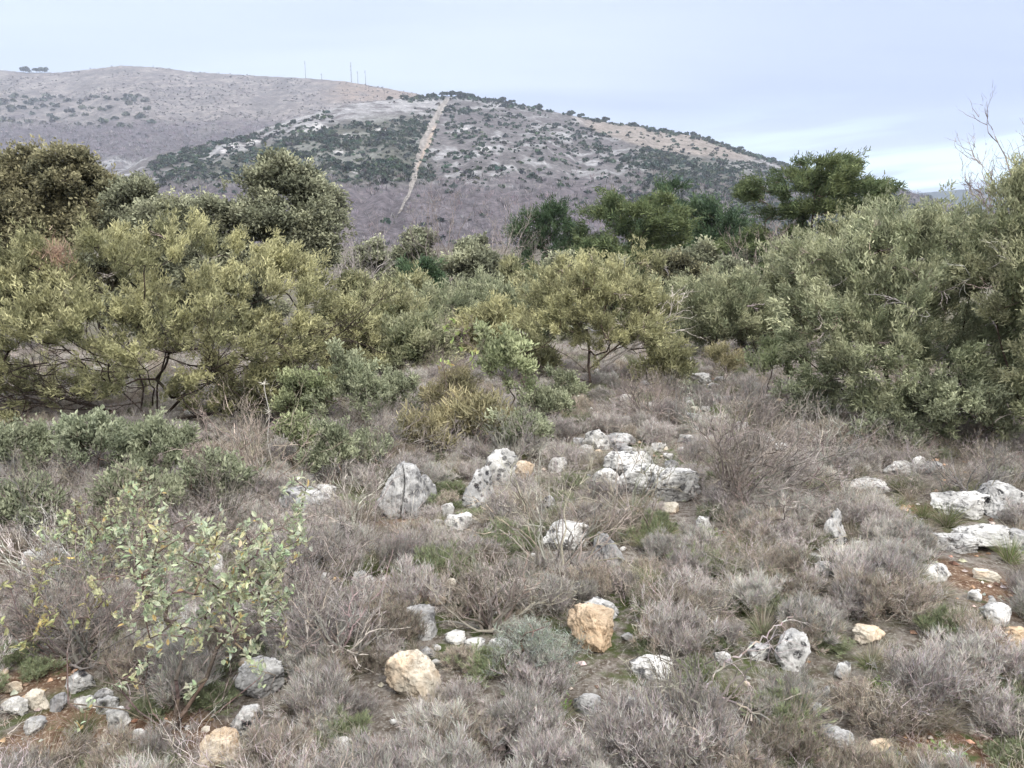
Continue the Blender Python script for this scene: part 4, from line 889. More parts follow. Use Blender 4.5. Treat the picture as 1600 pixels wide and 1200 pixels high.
# ------------------------------------------------------------------ shrubs of the clearing
STYLE['sage'] = dict(col=(.215, .24, .16), top=(.37, .395, .27), asp=.42, up=.5, sp=.9, flat=.8, dark=(.10, .13, .07))
STYLE['lime'] = dict(col=(.25, .285, .165), top=(.38, .41, .24), asp=.42, up=.5, sp=.9, flat=.8, dark=(.15, .19, .07))
STYLE['ochre'] = dict(col=(.235, .225, .135), top=(.35, .31, .185), asp=.2, up=.8, sp=.6, flat=.9, dark=(.12, .11, .05))
def shrub(name, label, px, foot, top, wpx, style, total, nt_=30, z0f=.25, bl=.028, group=None, dx=0, bark=(.11, .085, .07), rcf=None, dead=0, cat='shrub'):
    total *= 1.25; b = G(px, foot); mpp = depth(b) / F; H = max((foot - top) * mpp * .95, .15); W_ = wpx * mpp
    lob = auto_lobes(W_, H, H * z0f, n=8, d_=W_ * .7)
    lob = [l for l in lob if l[2] > H * z0f + .2 * (H - H * z0f)]
    lob += [(rng.uniform(-.4, .4) * W_, rng.uniform(-.2, .2) * W_, H * rng.uniform(.8, 1.08), W_ * .07, W_ * .07, H * .12) for _ in range(7)]
    trk = [[(0, 0, -.03), (random.uniform(-.1, .1) * W_, 0, H * .2)]] + [[(0, 0, .01), (random.uniform(-.25, .25) * W_, random.uniform(-.2, .2) * W_, H * .35)] for _ in range(5)]
    t_ = tree(name, label, cat, b, [(l[0] + dx * mpp, *l[1:]) for l in lob], style, nt_, total, max(H, W_) / 9, bl, rcf or W_ * .085, trk, group, bark, r0=.0016, dead=dead)
    for ch in t_.children:
        if ch.name.startswith('trunk'): ch.name = 'stems'
        if ch.name.startswith('crown'): ch.name = 'leaves'
    return t_
shrub('sage_leaved_shrub', 'dense pale leafed shrub at the left edge beneath the big juniper', 40, 760, 672, 150, 'sage', 5500, 34, cat='shrub')
shrub('sage_leaved_shrub', 'pale sage leafed shrub in front of the big juniper trunks', 150, 765, 652, 150, 'sage', 6500, 38)
shrub('sage_leaved_shrub', 'sage leafed shrub right of the juniper trunks, left of the dry stalk', 248, 772, 670, 120, 'sage', 5000, 32)
shrub('sage_leaved_shrub', 'sage leafed shrub in the shade at the left edge above the bleached twigs', 50, 850, 765, 150, 'sage', 3500, 30)
shrub('sage_leaved_shrub', 'sage leafed shrub between the dry stalk and the nearest leafy shrub', 335, 812, 715, 120, 'sage', 3500, 30)
shrub('sage_leaved_shrub', 'thick sage leafed shrub directly above the nearest leafy shrub', 205, 855, 742, 130, 'sage', 5000, 36)
shrub('sage_leaved_shrub', 'soft sage shrub at the lower right corner of the big juniper', 555, 690, 562, 130, 'sage', 7500, 44, bl=.026)
shrub('sage_leaved_shrub', 'green leafy shrub hugging the right foot of the big juniper', 475, 690, 580, 90, 'lime', 6000, 40, bl=.026)
shrub('sage_leaved_shrub', 'lime green leafy shrub in the middle, left of the small flat topped juniper', 785, 668, 530, 95, 'lime', 1900, 30, bl=.038, z0f=.35)
shrub('sage_leaved_shrub', 'leafy sprig shrub standing above the pale slab at left of centre', 522, 770, 668, 75, 'sage', 3000, 26)
shrub('sage_leaved_shrub', 'pale green leafy shrub at the foot of the right hand thicket', 1500, 712, 598, 150, 'sage', 9000, 50)
shrub('sage_leaved_shrub', 'small pale green shrub at the left corner of the right hand thicket', 1215, 640, 535, 95, 'lime', 3000, 34, bl=.036)
shrub('sage_leaved_shrub', 'low dull green leafy shrub between the lime shrub and the middle trunk', 860, 672, 612, 90, 'sage', 4500, 34)
shrub('low_shrub', 'greyish green shrub directly right of the soft sage shrub', 628, 668, 585, 90, 'sage', 3000, 34, bl=.026)
shrub('low_shrub', 'thin olive shrub around the foot of the thin dark stemmed sapling', 705, 668, 585, 90, 'ochre', 2500, 30, bl=.04)
shrub('low_shrub', 'dull green shrub in front of the ochre bushes, right side', 815, 716, 650, 90, 'sage', 2500, 34, bl=.026)
shrub('low_shrub', 'straggly green shrub between the soft sage shrub and the leafy sprig shrub', 565, 745, 678, 80, 'sage', 2200, 30, bl=.026)
shrub('low_shrub', 'olive green straggle right of the dry stalk', 462, 742, 655, 80, 'lime', 2000, 30, bl=.026)
shrub('low_shrub', 'small grey green shrub touching the middle juniper trunk on its left', 885, 640, 585, 60, 'sage', 1800, 24, bl=.026)
shrub('low_shrub', 'pale yellowish shrub between the stony path and the open grey green bush', 1130, 600, 548, 80, 'ochre', 2200, 26, bl=.04)
shrub('low_shrub', 'greenish shrub fringing the left foot of the right hand thicket', 1262, 672, 600, 100, 'sage', 3500, 34, bl=.026)
shrub('low_shrub', 'green leafy straggle along the front foot of the right hand thicket', 1390, 708, 650, 110, 'sage', 3000, 34, bl=.026)
shrub('ochre_bush', 'ochre yellow low bush in the centre, in front of the lime green shrub', 745, 708, 625, 110, 'ochre', 2000, 30, bl=.05)
shrub('ochre_bush', 'small ochre bush left of the other, beside the thin sapling', 668, 716, 655, 70, 'ochre', 1300, 18, bl=.05)
shrub('ochre_bush', 'tawny bush under the right branches of the small flat topped juniper', 1040, 612, 555, 80, 'juniper', 5000, 34, bl=.045)
shrub('ochre_bush', 'low olive bush on the left of the small flat topped juniper', 830, 600, 545, 90, 'juniper', 5000, 34, bl=.045)
shrub('grey_needle_shrub', 'blue grey needle leaved shrub left of the big ochre boulder', 838, 1068, 955, 120, 'greyoak', 100, 10)
last = [o for o in C.objects if o.get('label', '').startswith('blue grey needle')][0]
for ch in list(last.children):
    if ch.name.startswith('leaves'): bpy.data.objects.remove(ch)
H_ = depth(last.location) / F * 100
g = Geo(); ends, lp, ld = branchy(g, rng.normal(size=(30, 3)) * np.array([.03, .03, .0]), rng.normal(size=(30, 3)) * np.array([.6, .5, .1]) + np.array([0, 0, 1]), H_ * .5, .003, 3, (.17, .15, .13), 6, .6, .3, 3, fine=0, ret=True)
Pq = lp.reshape(-1, 3); Pq = np.repeat(Pq, 3, 0); ribbons(g, Pq, rdir(len(Pq)) + np.array([0, 0, .9]), rng.uniform(.012, .030, len(Pq)), .0016, vary((.33, .36, .31), len(Pq), .2), 1)
g.obj('needles', M_FOL, last)

def tips_shrub(name, label, px, foot, tips, leafs, L, cols, group=None, dspread=.25, nper=9):
    """a shrub whose sprigs are at given places"""
    b = G(px, foot); mpp = depth(b) / F; T = np.array([((x_ - px) * mpp, rng.uniform(-dspread, dspread), max((foot - y_) * mpp * .98, .04)) for x_, y_ in tips])
    trk = [[(0, 0, -.03), (.01, 0, .03)]] + [[(k * .012 - .04, 0, 0), (k * .05 - .15, random.uniform(-.06, .06), .08), (k * .095 - .27, random.uniform(-.12, .12), .17), (k * .12 - .34, random.uniform(-.12, .12), .26)] for k in range(7)]
    nd, par, rad, tp = skeleton(trk, list(T), .045, .16, 0, .0017, 2.4)
    t_ = empty(name, b, label, 'shrub', group); ok = par >= 0; g = Geo(); tubes(g, nd[par[ok]], nd[np.arange(len(nd))[ok]], rad[par[ok]], rad[ok], vary((.13, .10, .085), ok.sum(), .2), 5)
    k = rng.choice(np.where(ok)[0], 220); branchy(g, nd[k], rdir(220) + np.array([0, 0, .5]), rng.uniform(.05, .15, 220), .0012, 3, (.2, .165, .15), 3, .7, .2, 3, fine=0)
    g.obj('stems', M_BARK, t_, True)
    f = Geo()
    for i, p in enumerate(T):
        axis = unit(np.array([p[0] * .5, 0, .6]) + rng.normal(size=3) * .3); n = int(nper * rng.uniform(.7, 1.4)) if leafs is None else leafs
        a = rng.uniform(0, 6.28, n); tilt = rng.uniform(.25, 1.35, n); u_ = unit(np.cross(axis, [0, 1, .1])); v_ = np.cross(axis, u_)
        D = axis[None] * np.cos(tilt)[:, None] + (u_[None] * np.cos(a)[:, None] + v_[None] * np.sin(a)[:, None]) * np.sin(tilt)[:, None]
        pos = p + axis * rng.uniform(-.075, .012, n)[:, None] + rng.normal(size=(n, 3)) * .006; Ls = L * rng.uniform(.55, 1.15, n); up = np.repeat(axis[None], n, 0) + rng.normal(size=(n, 3)) * .2
        c0 = cols[0] if rng.random() < .8 else cols[1]; cc_ = vary(c0, n, .14, .05); od = rng.random(n) < .03; cc_[od] = (.46, .35, .16)
        kites(f, pos, D, Ls, Ls * rng.uniform(.38, .55, n), cc_, .18, up)
    f.obj('leaves', M_LEAF, t_); return t_
def jitt(T, n, sx_, sy_): return T + [(x_ + random.gauss(0, sx_), y_ + random.gauss(0, sy_)) for x_, y_ in T for _ in range(n)]
T1 = [(300, 800), (272, 815), (262, 850), (300, 850), (330, 835), (352, 862), (325, 880), (380, 822), (402, 850), (380, 880), (440, 800), (455, 785), (430, 830), (468, 822), (430, 880), (405, 915), (432, 930), (450, 870), (350, 910), (290, 880), (240, 880), (345, 800), (270, 930), (388, 950), (330, 950)]
T1 = jitt(T1, 5, 21, 20) + [(440, 985), (425, 1010), (250, 990), (200, 1060), (178, 1062), (228, 1092), (300, 985), (310, 1060), (360, 990), (230, 930), (350, 1000), (245, 1010), (205, 1050), (400, 985)]
tips_shrub('sage_leaved_shrub', 'many stemmed leafy shrub with pale sage sprigs, nearest one at left', 272, 1140, T1, None, .025, [(.39, .43, .30), (.48, .48, .30)], nper=22, dspread=.16)
TB2 = [(128, 800), (112, 828), (140, 845), (165, 830), (200, 782), (178, 800), (238, 752), (250, 775), (222, 800), (190, 835), (232, 838), (180, 870), (208, 870), (160, 865), (118, 855), (185, 850), (150, 815), (225, 770), (245, 800)]
tips_shrub('sage_leaved_shrub', 'dense sage green sprigs rising behind the nearest leafy shrub at left', 190, 930, jitt(TB2, 6, 14, 13), None, .027, [(.36, .41, .26), (.42, .43, .27)], nper=15, dspread=.15)
TB3 = [(60, 880), (85, 900), (50, 930), (75, 960), (110, 930), (150, 925), (170, 905), (60, 990), (95, 985)]
tips_shrub('sage_leaved_shrub', 'straggly yellowing leafy shrub at the left edge among bleached twigs', 100, 1030, jitt(TB3, 2, 14, 14), None, .032, [(.40, .40, .20), (.48, .42, .18)], nper=7, dspread=.12)
T2 = [(700, 500), (712, 490), (735, 508), (722, 530), (690, 560), (745, 545), (715, 520), (738, 560), (708, 556)]
tips_shrub('thin_sapling', 'thin dark stemmed sapling with a few lime leaves at its top, in the centre', 692, 690, T2, None, .045, [(.34, .42, .16), (.42, .46, .2)], dspread=.1, nper=7)
for px, foot, lab in [(1382, 1085, 'bright green sprout in the scrub at lower right'), (1108, 838, 'green sprouts growing at the foot of the big bare bush'), (1262, 1168, 'green leaves close to the bottom edge right of the dead branches'), (545, 1195, 'green weed by the bottom edge left of centre'), (1470, 1190, 'yellow green weed by the bottom edge at right'), (862, 1105, 'green weed next to the grey veined stone')]:
    tt_ = [(px + random.gauss(0, 14), foot - random.uniform(8, 30)) for _ in range(7)]
    b = G(px, foot); g = Geo(); n = 60; P = rng.normal(size=(n, 3)) * np.array([.025, .025, .010]) + np.array([0, 0, .02]); kites(g, P, rdir(n) + np.array([0, 0, .8]), .022, .012, vary((.19, .26, .09), n, .2)); ribbons(g, P * np.array([.3, .3, 0]), P, .04, .002, (.12, .18, .05), 1)
    o = g.obj('green_sprout', M_LEAF, loc=b); tag(o, lab, 'plant')

# --- leafless bushes
def bare_bush(name, label, px, foot, top, wpx, col, n=14, levels=4, nchild=4, lean=0.0, r=.0055, spread=.6, up=.15, group='leafless bushes in the clearing', depthf=.6, fine=1, sh=.62):
    b = G(px, foot); mpp = depth(b) / F; H = (foot - top) * mpp; W_ = wpx * mpp
    g = Geo(); D = np.stack([rng.normal(lean, .45, n) * W_ / H * .8, rng.normal(0, depthf * .5, n), rng.uniform(.35, 1.0, n)], -1)
    P = rng.normal(size=(n, 3)) * np.array([W_ * .06, W_ * .05, 0])
    col = (col[0] * 1.0, col[1] * 1.08, col[2] * 1.04); branchy(g, P, D, math.hypot(H, W_ * .4) * .62, r * 1.25, levels, vary(col, n, .22, .04), 3, spread, up, 4, .22, sh, fine=fine)
    o = g.obj(name, M_TWIG, loc=b); tag(o, label, 'bush', group); return o
MV = (.29, .245, .235)
bare_bush('bare_bush', 'big leafless mauve grey bush fanning out to the right of the pale outcrop', 1125, 800, 640, 190, (.25, .205, .19), 44, 5, 4, .55, .007, .5, .1, sh=.6)
bare_bush('bare_bush', 'dark thin leafless bush standing before the broad pale outcrop', 1000, 838, 700, 110, (.18, .15, .13), 9, 4, 4, 0, .005)
bare_bush('bare_bush', 'leafless brown bush between the leaning slab and the smooth rounded boulder', 868, 905, 745, 150, (.24, .20, .18), 15, 4, 4, 0, .005)
bare_bush('bare_bush', 'brown leafless thicket at the right foot of the big juniper', 400, 775, 640, 130, (.22, .175, .155), 24, 4, 4, 0, .005)
bare_bush('bare_bush', 'grey leafless bush under the soft sage shrub', 585, 745, 645, 130, (.26, .22, .20), 24, 4, 4, 0, .004)
bare_bush('bare_bush', 'dense mauve brown leafless bush right of the middle juniper trunk', 1010, 662, 590, 110, (.25, .20, .195), 22, 4, 4, 0, .004)
bare_bush('bare_bush', 'pale grey leafless bush above the big fanning bush', 1085, 680, 605, 90, (.34, .31, .29), 12, 4, 4, 0, .004)
bare_bush('bare_bush', 'bleached leafless twigs at the left edge around the lichened rock', 90, 945, 835, 190, (.36, .33, .31), 16, 4, 4, 0, .005)
bare_bush('bare_bush', 'dull leafless twigs between the pale slab and the cracked boulder', 560, 860, 745, 120, (.27, .23, .21), 16, 4, 4, 0, .004)
bare_bush('bare_bush', 'brown leafless bush below the smooth rounded boulder', 770, 985, 870, 150, (.24, .195, .18), 22, 4, 4, 0, .005)
bare_bush('bare_bush', 'thin leafless bush in front of the middle juniper, above the far outcrop', 800, 742, 655, 110, (.28, .24, .22), 14, 4, 4, 0, .004)
bare_bush('bare_bush', 'leafless mauve bush left of the rounded grey boulder', 520, 1050, 915, 170, (.23, .19, .185), 26, 4, 4, 0, .005)
bare_bush('bare_bush', 'leafless brush filling the left of the leafy shrub foot', 130, 1040, 900, 170, (.24, .20, .19), 20, 4, 4, 0, .005)
bare_bush('bare_bush', 'grey leafless brush on the right slope of the tall leafy shrub', 470, 960, 820, 150, (.25, .21, .20), 24, 4, 4, 0, .0045)
bare_bush('bare_bush', 'leafless grey bush growing behind the row of white rocks at right', 1290, 745, 655, 120, (.30, .26, .25), 18, 4, 4, 0, .004)
bare_bush('bare_bush', 'fine leafless grey brush at the far right, above the broad white outcrop', 1520, 785, 715, 150, (.27, .24, .23), 22, 4, 4, 0, .004)
bare_bush('bare_bush', 'dark dead bush with curved stems at the bottom right of centre', 1088, 1195, 1045, 120, (.20, .165, .15), 12, 4, 3, 0, .006)
bare_bush('bare_bush', 'brown leafless bush at the left edge below the sage leafed shrubs', 60, 860, 745, 190, (.19, .16, .145), 26, 4, 4, 0, .005)
bare_bush('bare_bush', 'brown leafless bush under the leafy sprig shrub at left of centre', 330, 830, 735, 150, (.20, .17, .155), 24, 4, 4, 0, .005)
def bleached(label, pts, r, col, kids=16):
    b = G(*pts[0][:2]); mpp = depth(b) / F; P = np.array([((x_ - pts[0][0]) * mpp, y3, z3) for x_, y3, z3 in pts[1:]]); P = np.vstack([[0, 0, .02], P])
    tt = np.linspace(0, len(P) - 1, 30); Q = np.stack([np.interp(tt, range(len(P)), P[:, j]) for j in range(3)], -1) + rng.normal(size=(30, 3)) * .004
    g = Geo(); rr_ = np.linspace(r, r * .35, 30); tubes(g, Q[:-1], Q[1:], rr_[:-1], rr_[1:], vary(col, 29, .08), 6)
    k = rng.integers(6, 29, kids); branchy(g, Q[k], unit(Q[k] - Q[k - 1]) + rdir(kids) * .6, rng.uniform(.05, .16, kids), r * .4, 3, vary(col, kids, .1), 3, .6, 0, 4, fine=2)
    o = g.obj('dead_branch', M_TWIG, loc=b); tag(o, label, 'branch')
bleached('bleached crooked branch rising to the upper right, left of the egg shaped boulder', [(1095, 1095), (1120, 0, .12), (1160, .02, .17), (1200, .05, .23), (1245, .1, .26)], .0042, (.31, .28, .26), 9)
bleached('long bleached branch trailing down to the right near the bottom edge', [(1085, 1120), (1110, -.03, .10), (1150, -.08, .09), (1200, -.13, .05), (1250, -.18, .03), (1300, -.2, .03)], .0045, (.33, .30, .275), 8)
bleached('bleached twisted branch lying at the left edge below the lichened rock', [(60, 930), (110, -.05, .06), (160, -.05, .10), (205, 0, .06)], .006, (.42, .39, .37), 18)
b = G(425, 752); mpp = depth(b) / F; H = 155 * mpp; g = Geo(); Q = np.array([(.01 * math.sin(k * .8), 0, H * k / 14) for k in range(15)]); tubes(g, Q[:-1], Q[1:], .0032, .0028, (.55, .53, .50), 5)
t_ = empty('dry_stalk', b, 'tall straight whitish dry stalk in front of the big juniper', 'dry plant'); g.obj('stem', M_TWIG, t_)
g = Geo(); ribbons(g, np.repeat(Q[[10, 14]], 8, 0), rdir(16) + np.array([0, 0, .6]), .035, .006, (.52, .50, .44), 2, rng.normal(size=(16, 3)) * .01); g.obj('seed_head', M_TWIG, t_)

# ------------------------------------------------------------------ dwarf scrub cushions, tussocks: one of each variety, then copies
def cushion_geo(R_, H, col, tipc, stems=34, brist=4, seed=0, w=.0013, blen=.021, bw=.0012):
    g = Geo(); P = rng.normal(size=(stems, 3)) * np.array([R_ * .22, R_ * .22, 0]); rr_ = rng.uniform(0, 1, stems) ** .6; a = rng.uniform(0, 6.28, stems)
    D = np.stack([np.cos(a) * rr_ * R_ / H * .9, np.sin(a) * rr_ * R_ / H * .9, np.full(stems, .9)], -1)
    e, lp, ld = branchy(g, P, D, H * .72 * (1.05 - .35 * rr_), w, 3, vary(col, stems, .2, .05), 5, .5, .25, 3, .2, .55, fine=0, ret=True)
    Q = np.repeat(lp[:, 1:].reshape(-1, 3), brist, 0); Dq = np.repeat(ld[:, 1:].reshape(-1, 3), brist, 0) + rdir(len(Q)) * .7 + np.array([0, 0, .4]); Q[:, 2] = np.maximum(Q[:, 2], .0)
    k = rng.random(len(Q)) < .7; Q = Q[k]; Dq = Dq[k]
    mixc = rng.uniform(size=(len(Q), 1)) ; cc_ = vary(tipc, len(Q), .22, .06)
    ribbons(g, Q, Dq, blen * rng.uniform(.6, 1.3, len(Q)), bw, cc_, 1, taper=.6); return g
def tuft_geo(R_, H, col, n=260, w=.0022, dryc=None, dry=.4):
    g = Geo(); a = rng.uniform(0, 6.28, n); rr_ = rng.uniform(0, 1, n) ** .7; out_ = np.stack([np.cos(a), np.sin(a), np.zeros(n)], -1)
    cc_ = vary(col, n, .2, .06)
    if dryc is not None: s = rng.random(n) < dry; cc_[s] = vary(dryc, s.sum(), .15, .04)
    L = H * rng.uniform(.6, 1.2, n); ribbons(g, out_ * (rr_ * R_ * .3)[:, None], out_ * (rr_ * .75)[:, None] + np.array([0, 0, 1]), L, w, cc_, 4, out_ * (L * rr_ * .45)[:, None] - np.array([0, 0, 1]) * (L * rr_ * .35)[:, None], .85); return g
LIL = (.40, .37, .35); BRN = (.34, .30, .25); GRY = (.465, .445, .41); GG = (.22, .25, .15); DG = (.12, .135, .08)
PRO = bpy.data.collections.new('scrub_sources')
protos = []
def proto(g, m, kind):
    me = g.mesh('%s' % kind, m); o = bpy.data.objects.new('%02d_%s' % (len(protos), kind), me); PRO.objects.link(o); protos.append((kind, me)); return me
for k in range(4): proto(cushion_geo(.15, .15, (.22, .185, .175), LIL), M_TWIG, 'grey_heath')
for k in range(3): proto(cushion_geo(.15, .13, (.19, .15, .13), BRN), M_TWIG, 'brown_heath')
for k in range(3): proto(cushion_geo(.14, .12, (.20, .18, .16), GRY, brist=5, blen=.028), M_TWIG, 'pale_heath')
for k in range(3): proto(cushion_geo(.14, .11, (.15, .14, .10), GG, brist=5, blen=.020, bw=.0015), M_TWIG, 'green_heath')
for k in range(3): proto(tuft_geo(.1, .16, (.30, .27, .21), 240, dryc=(.40, .36, .29)), M_GRASS, 'dry_tuft')
for k in range(3): proto(tuft_geo(.1, .15, (.13, .17, .06), 300, .0026, (.32, .29, .2), .3), M_GRASS, 'green_tuft')
def arch_geo(H):
    g = Geo(); n = 16; P = rng.normal(size=(n, 3)) * np.array([.03, .03, 0]); D = rng.normal(size=(n, 3)) * np.array([.7, .7, .1]) + np.array([0, 0, .8])
    branchy(g, P, D, H * .8, .0017, 4, vary((.34, .30, .27), n, .25, .05), 3, .65, .15, 5, .3, .6, fine=0); return g
for k in range(4): proto(arch_geo(.2), M_TWIG, 'arching_twigs')
def pm(kind): return random.choice([me for k_, me in protos if k_ == kind])
NM = {'grey_heath': ('dwarf_shrub', 'dwarf shrub'), 'brown_heath': ('dwarf_shrub', 'dwarf shrub'), 'pale_heath': ('dwarf_shrub', 'dwarf shrub'), 'green_heath': ('dwarf_shrub', 'dwarf shrub'), 'dry_tuft': ('grass_tussock', 'grass'), 'green_tuft': ('grass_tussock', 'grass')}
PL = []
for kind, px, py, wpx, lab in [
 ('brown_heath', 700, 1195, 190, 'big pinkish brown dwarf shrub at the bottom centre, below the cream topped boulder'),
 ('grey_heath', 830, 1170, 170, 'grey lilac dwarf shrub at the bottom, right of the pinkish brown one'),
 ('grey_heath', 960, 1205, 190, 'bristly lilac dwarf shrub cut by the bottom edge, left of the dead bush'),
 ('green_tuft', 1090, 1200, 130, 'green tussock around the stems of the dark dead bush'),
 ('pale_heath', 1240, 1110, 150, 'pale bristly dwarf shrub below the egg shaped boulder'),
 ('grey_heath', 1440, 1110, 200, 'broad grey dwarf shrub at lower right between the sprout and the slim white stone'),
 ('grey_heath', 1570, 1150, 170, 'grey dwarf shrub in the bottom right corner'),
 ('pale_heath', 1500, 1050, 150, 'silvery dwarf shrub right of the flat cream stone'),
 ('brown_heath', 1400, 960, 150, 'dusky dwarf shrub above the flat cream stone'),
 ('grey_heath', 1340, 960, 120, 'mauve dwarf shrub up and left of the flat cream stone'),
 ('pale_heath', 1400, 900, 140, 'pale feathery dwarf shrub right of the small clean white stone'),
 ('green_tuft', 1240, 915, 90, 'yellow green tussock left of the small patchy rock'),
 ('green_heath', 1095, 900, 120, 'olive dwarf shrub below the small white stone of the big bare bush'),
 ('brown_heath', 1200, 850, 130, 'brown dwarf shrub between the big bare bush and the holed rock'),
 ('dry_tuft', 1330, 845, 80, 'dry straw tussock leaning on the holed black and white rock'),
 ('green_tuft', 975, 915, 80, 'dark green tussock under the grey slanting slab'),
 ('green_heath', 690, 905, 150, 'dark green tinged cushion above the red soil patch'),
 ('green_tuft', 800, 915, 110, 'green tussock right above the little upright ochre stone'),
 ('green_tuft', 712, 775, 66, 'bright green tussock between the cracked boulder and the leaning slab'),
 ('green_tuft', 803, 765, 50, 'little green tussock beneath the orange tinted stone'),
 ('green_tuft', 1010, 800, 80, 'green tussock in front of the broad pale outcrop'),
 ('green_heath', 545, 860, 100, 'green tinged cushion below left of the cracked boulder'),
 ('green_tuft', 130, 1150, 110, 'dark green tussock on bare soil at lower left'),
 ('green_heath', 545, 1160, 130, 'green dwarf shrub at the bottom left of the pinkish brown one'),
 ('grey_heath', 420, 1200, 150, 'grey cushion right of the ochre boulder at the bottom edge'),
 ('green_heath', 30, 1040, 100, 'low green plant beside the half buried stone at the left edge'),
 ('brown_heath', 620, 1010, 150, 'brown cushion above the cream topped boulder'),
 ('grey_heath', 560, 985, 150, 'grey lilac cushion left of the sloping stone'),
 ('brown_heath', 1060, 980, 150, 'brown dwarf shrub right of the big ochre boulder'),
 ('pale_heath', 1180, 960, 150, 'pale dwarf shrub above the dark mottled stone'),
 ('brown_heath', 940, 850, 110, 'tawny dwarf shrub behind the smooth rounded boulder'),
 ('dry_tuft', 640, 745, 70, 'dry tussock standing behind the tall cracked boulder'),
 ('green_heath', 1420, 700, 130, 'dark green low cushion under the right hand thicket'),
 ('brown_heath', 1300, 700, 110, 'russet dwarf shrub left of the right hand thicket foot'),
 ('grey_heath', 1350, 830, 110, 'grey cushion behind the holed black and white rock')]:
    c = G(px, py); s = wpx * depth(c) / F / .36; o = bpy.data.objects.new(NM[kind][0], pm(kind)); C.objects.link(o); o.location = c; o.scale = (s, s, s * .95); o.rotation_euler.z = random.uniform(0, 6)
    tag(o, lab, NM[kind][1], 'named cushions and tussocks of the clearing'); PL.append((c.x, c.y, wpx * depth(c) / F * .4))

# ------------------------------------------------------------------ the rest of the scrub: nobody could count it
def scatter(name, label, cat, dens_fn, kinds, smin, smax, seed, ymax=15.0, hs=(.8, 1.15), rockpad=.03):
    r_ = np.random.default_rng(seed); n = 95000; D = np.sqrt(r_.uniform(1.2 ** 2, ymax ** 2, n)); u = r_.uniform(-1.35, 1.35, n); X = u * D
    under = np.hypot((X + 2.75) / 1.3, (D - 6.1) / .9) < 1; keepu = ~(under & (r_.random(n) < .2)); X = X[keepu]; D = D[keepu]; n0 = n; n = len(X)
    area = .85 * (ymax ** 2 - 1.2 ** 2); base = n0 / (1.35 * (ymax ** 2 - 1.2 ** 2)); keep = r_.random(n) < dens_fn(X, D) / base; X = X[keep]; D = D[keep]; s = r_.uniform(smin, smax, len(X)); rad = s * .12
    ok = np.ones(len(X), bool)
    for rx, ry, rw, rd in ROCKXY:
        dx = (X - rx) / (rw + rockpad + rad * .35); dy = (D - ry) / (rd + rockpad + rad * .35); ok &= dx * dx + dy * dy > 1
        infront = (np.abs(X - rx) < rw * .9) & (D < ry) & (D > ry - rd - .26) & (rw > .045); ok &= ~(infront & (r_.random(len(X)) < .72))
    X = X[ok]; D = D[ok]; s = s[ok]; Z = terrain(X, D) - .004
    k0 = [i for i, (kd, _) in enumerate(protos) if kd in kinds]; idx = r_.choice(k0, len(X))
    me = bpy.data.meshes.new(name); me.vertices.add(len(X)); me.vertices.foreach_set('co', np.stack([X, D, Z], -1).astype(np.float32).reshape(-1))
    a = me.attributes.new('idx', 'INT', 'POINT'); a.data.foreach_set('value', idx.astype(np.int32))
    a = me.attributes.new('scl', 'FLOAT_VECTOR', 'POINT'); a.data.foreach_set('vector', np.stack([s, s, s * r_.uniform(*hs, len(s))], -1).astype(np.float32).reshape(-1))
    a = me.attributes.new('rot', 'FLOAT_VECTOR', 'POINT'); a.data.foreach_set('vector', np.stack([r_.normal(0, .08, len(s)), r_.normal(0, .08, len(s)), r_.uniform(0, 6.28, len(s))], -1).astype(np.float32).reshape(-1))
    o = bpy.data.objects.new(name, me); C.objects.link(o); tag(o, label, cat, kind='stuff')
    ng = bpy.data.node_groups.new(name, 'GeometryNodeTree'); ng.interface.new_socket('Geometry', in_out='INPUT', socket_type='NodeSocketGeometry'); ng.interface.new_socket('Geometry', in_out='OUTPUT', socket_type='NodeSocketGeometry')
    gi = ng.nodes.new('NodeGroupInput'); go = ng.nodes.new('NodeGroupOutput'); ci = ng.nodes.new('GeometryNodeCollectionInfo'); ci.inputs[0].default_value = PRO; ci.inputs['Separate Children'].default_value = True; ci.inputs['Reset Children'].default_value = True
    ip = ng.nodes.new('GeometryNodeInstanceOnPoints'); ip.inputs['Pick Instance'].default_value = True
    def at_(nm, tp):
        q_ = ng.nodes.new('GeometryNodeInputNamedAttribute'); q_.data_type = tp; q_.inputs[0].default_value = nm; return q_.outputs[0]
    e2r = ng.nodes.new('FunctionNodeEulerToRotation'); ng.links.new(at_('rot', 'FLOAT_VECTOR'), e2r.inputs[0])
    ng.links.new(gi.outputs[0], ip.inputs['Points']); ng.links.new(ci.outputs[0], ip.inputs['Instance']); ng.links.new(at_('idx', 'INT'), ip.inputs['Instance Index']); ng.links.new(e2r.outputs[0], ip.inputs['Rotation']); ng.links.new(at_('scl', 'FLOAT_VECTOR'), ip.inputs['Scale']); ng.links.new(ip.outputs[0], go.inputs[0])
    md = o.modifiers.new('scatter', 'NODES'); md.node_group = ng; print(name, len(X)); return o
def dbase(X, D): return np.interp(D, [1, 3, 5, 8, 15], [58, 54, 38, 22, 9])
def patch(X, D, s, a, b, sc__=1.2): return sstep(fb2(X / sc__, D / sc__, 3, s), a, b)
def bare_(X, D): return 1 - .93 * soilmask(X, D)
path_ = lambda X, D: 1 - .55 * np.exp(-((X - .28 * D + .1) / .9) ** 2) * sstep(D, 5, 6.5) * sstep(D, 11, 9)
scatter('dwarf_scrub', 'dense grey lilac dwarf scrub covering the stony clearing', 'scrub', lambda X, D: dbase(X, D) * bare_(X, D) * path_(X, D) * (.35 + .75 * patch(X, D, 301, .35, .55)), ('grey_heath', 'pale_heath'), .4, 1.2, 1)
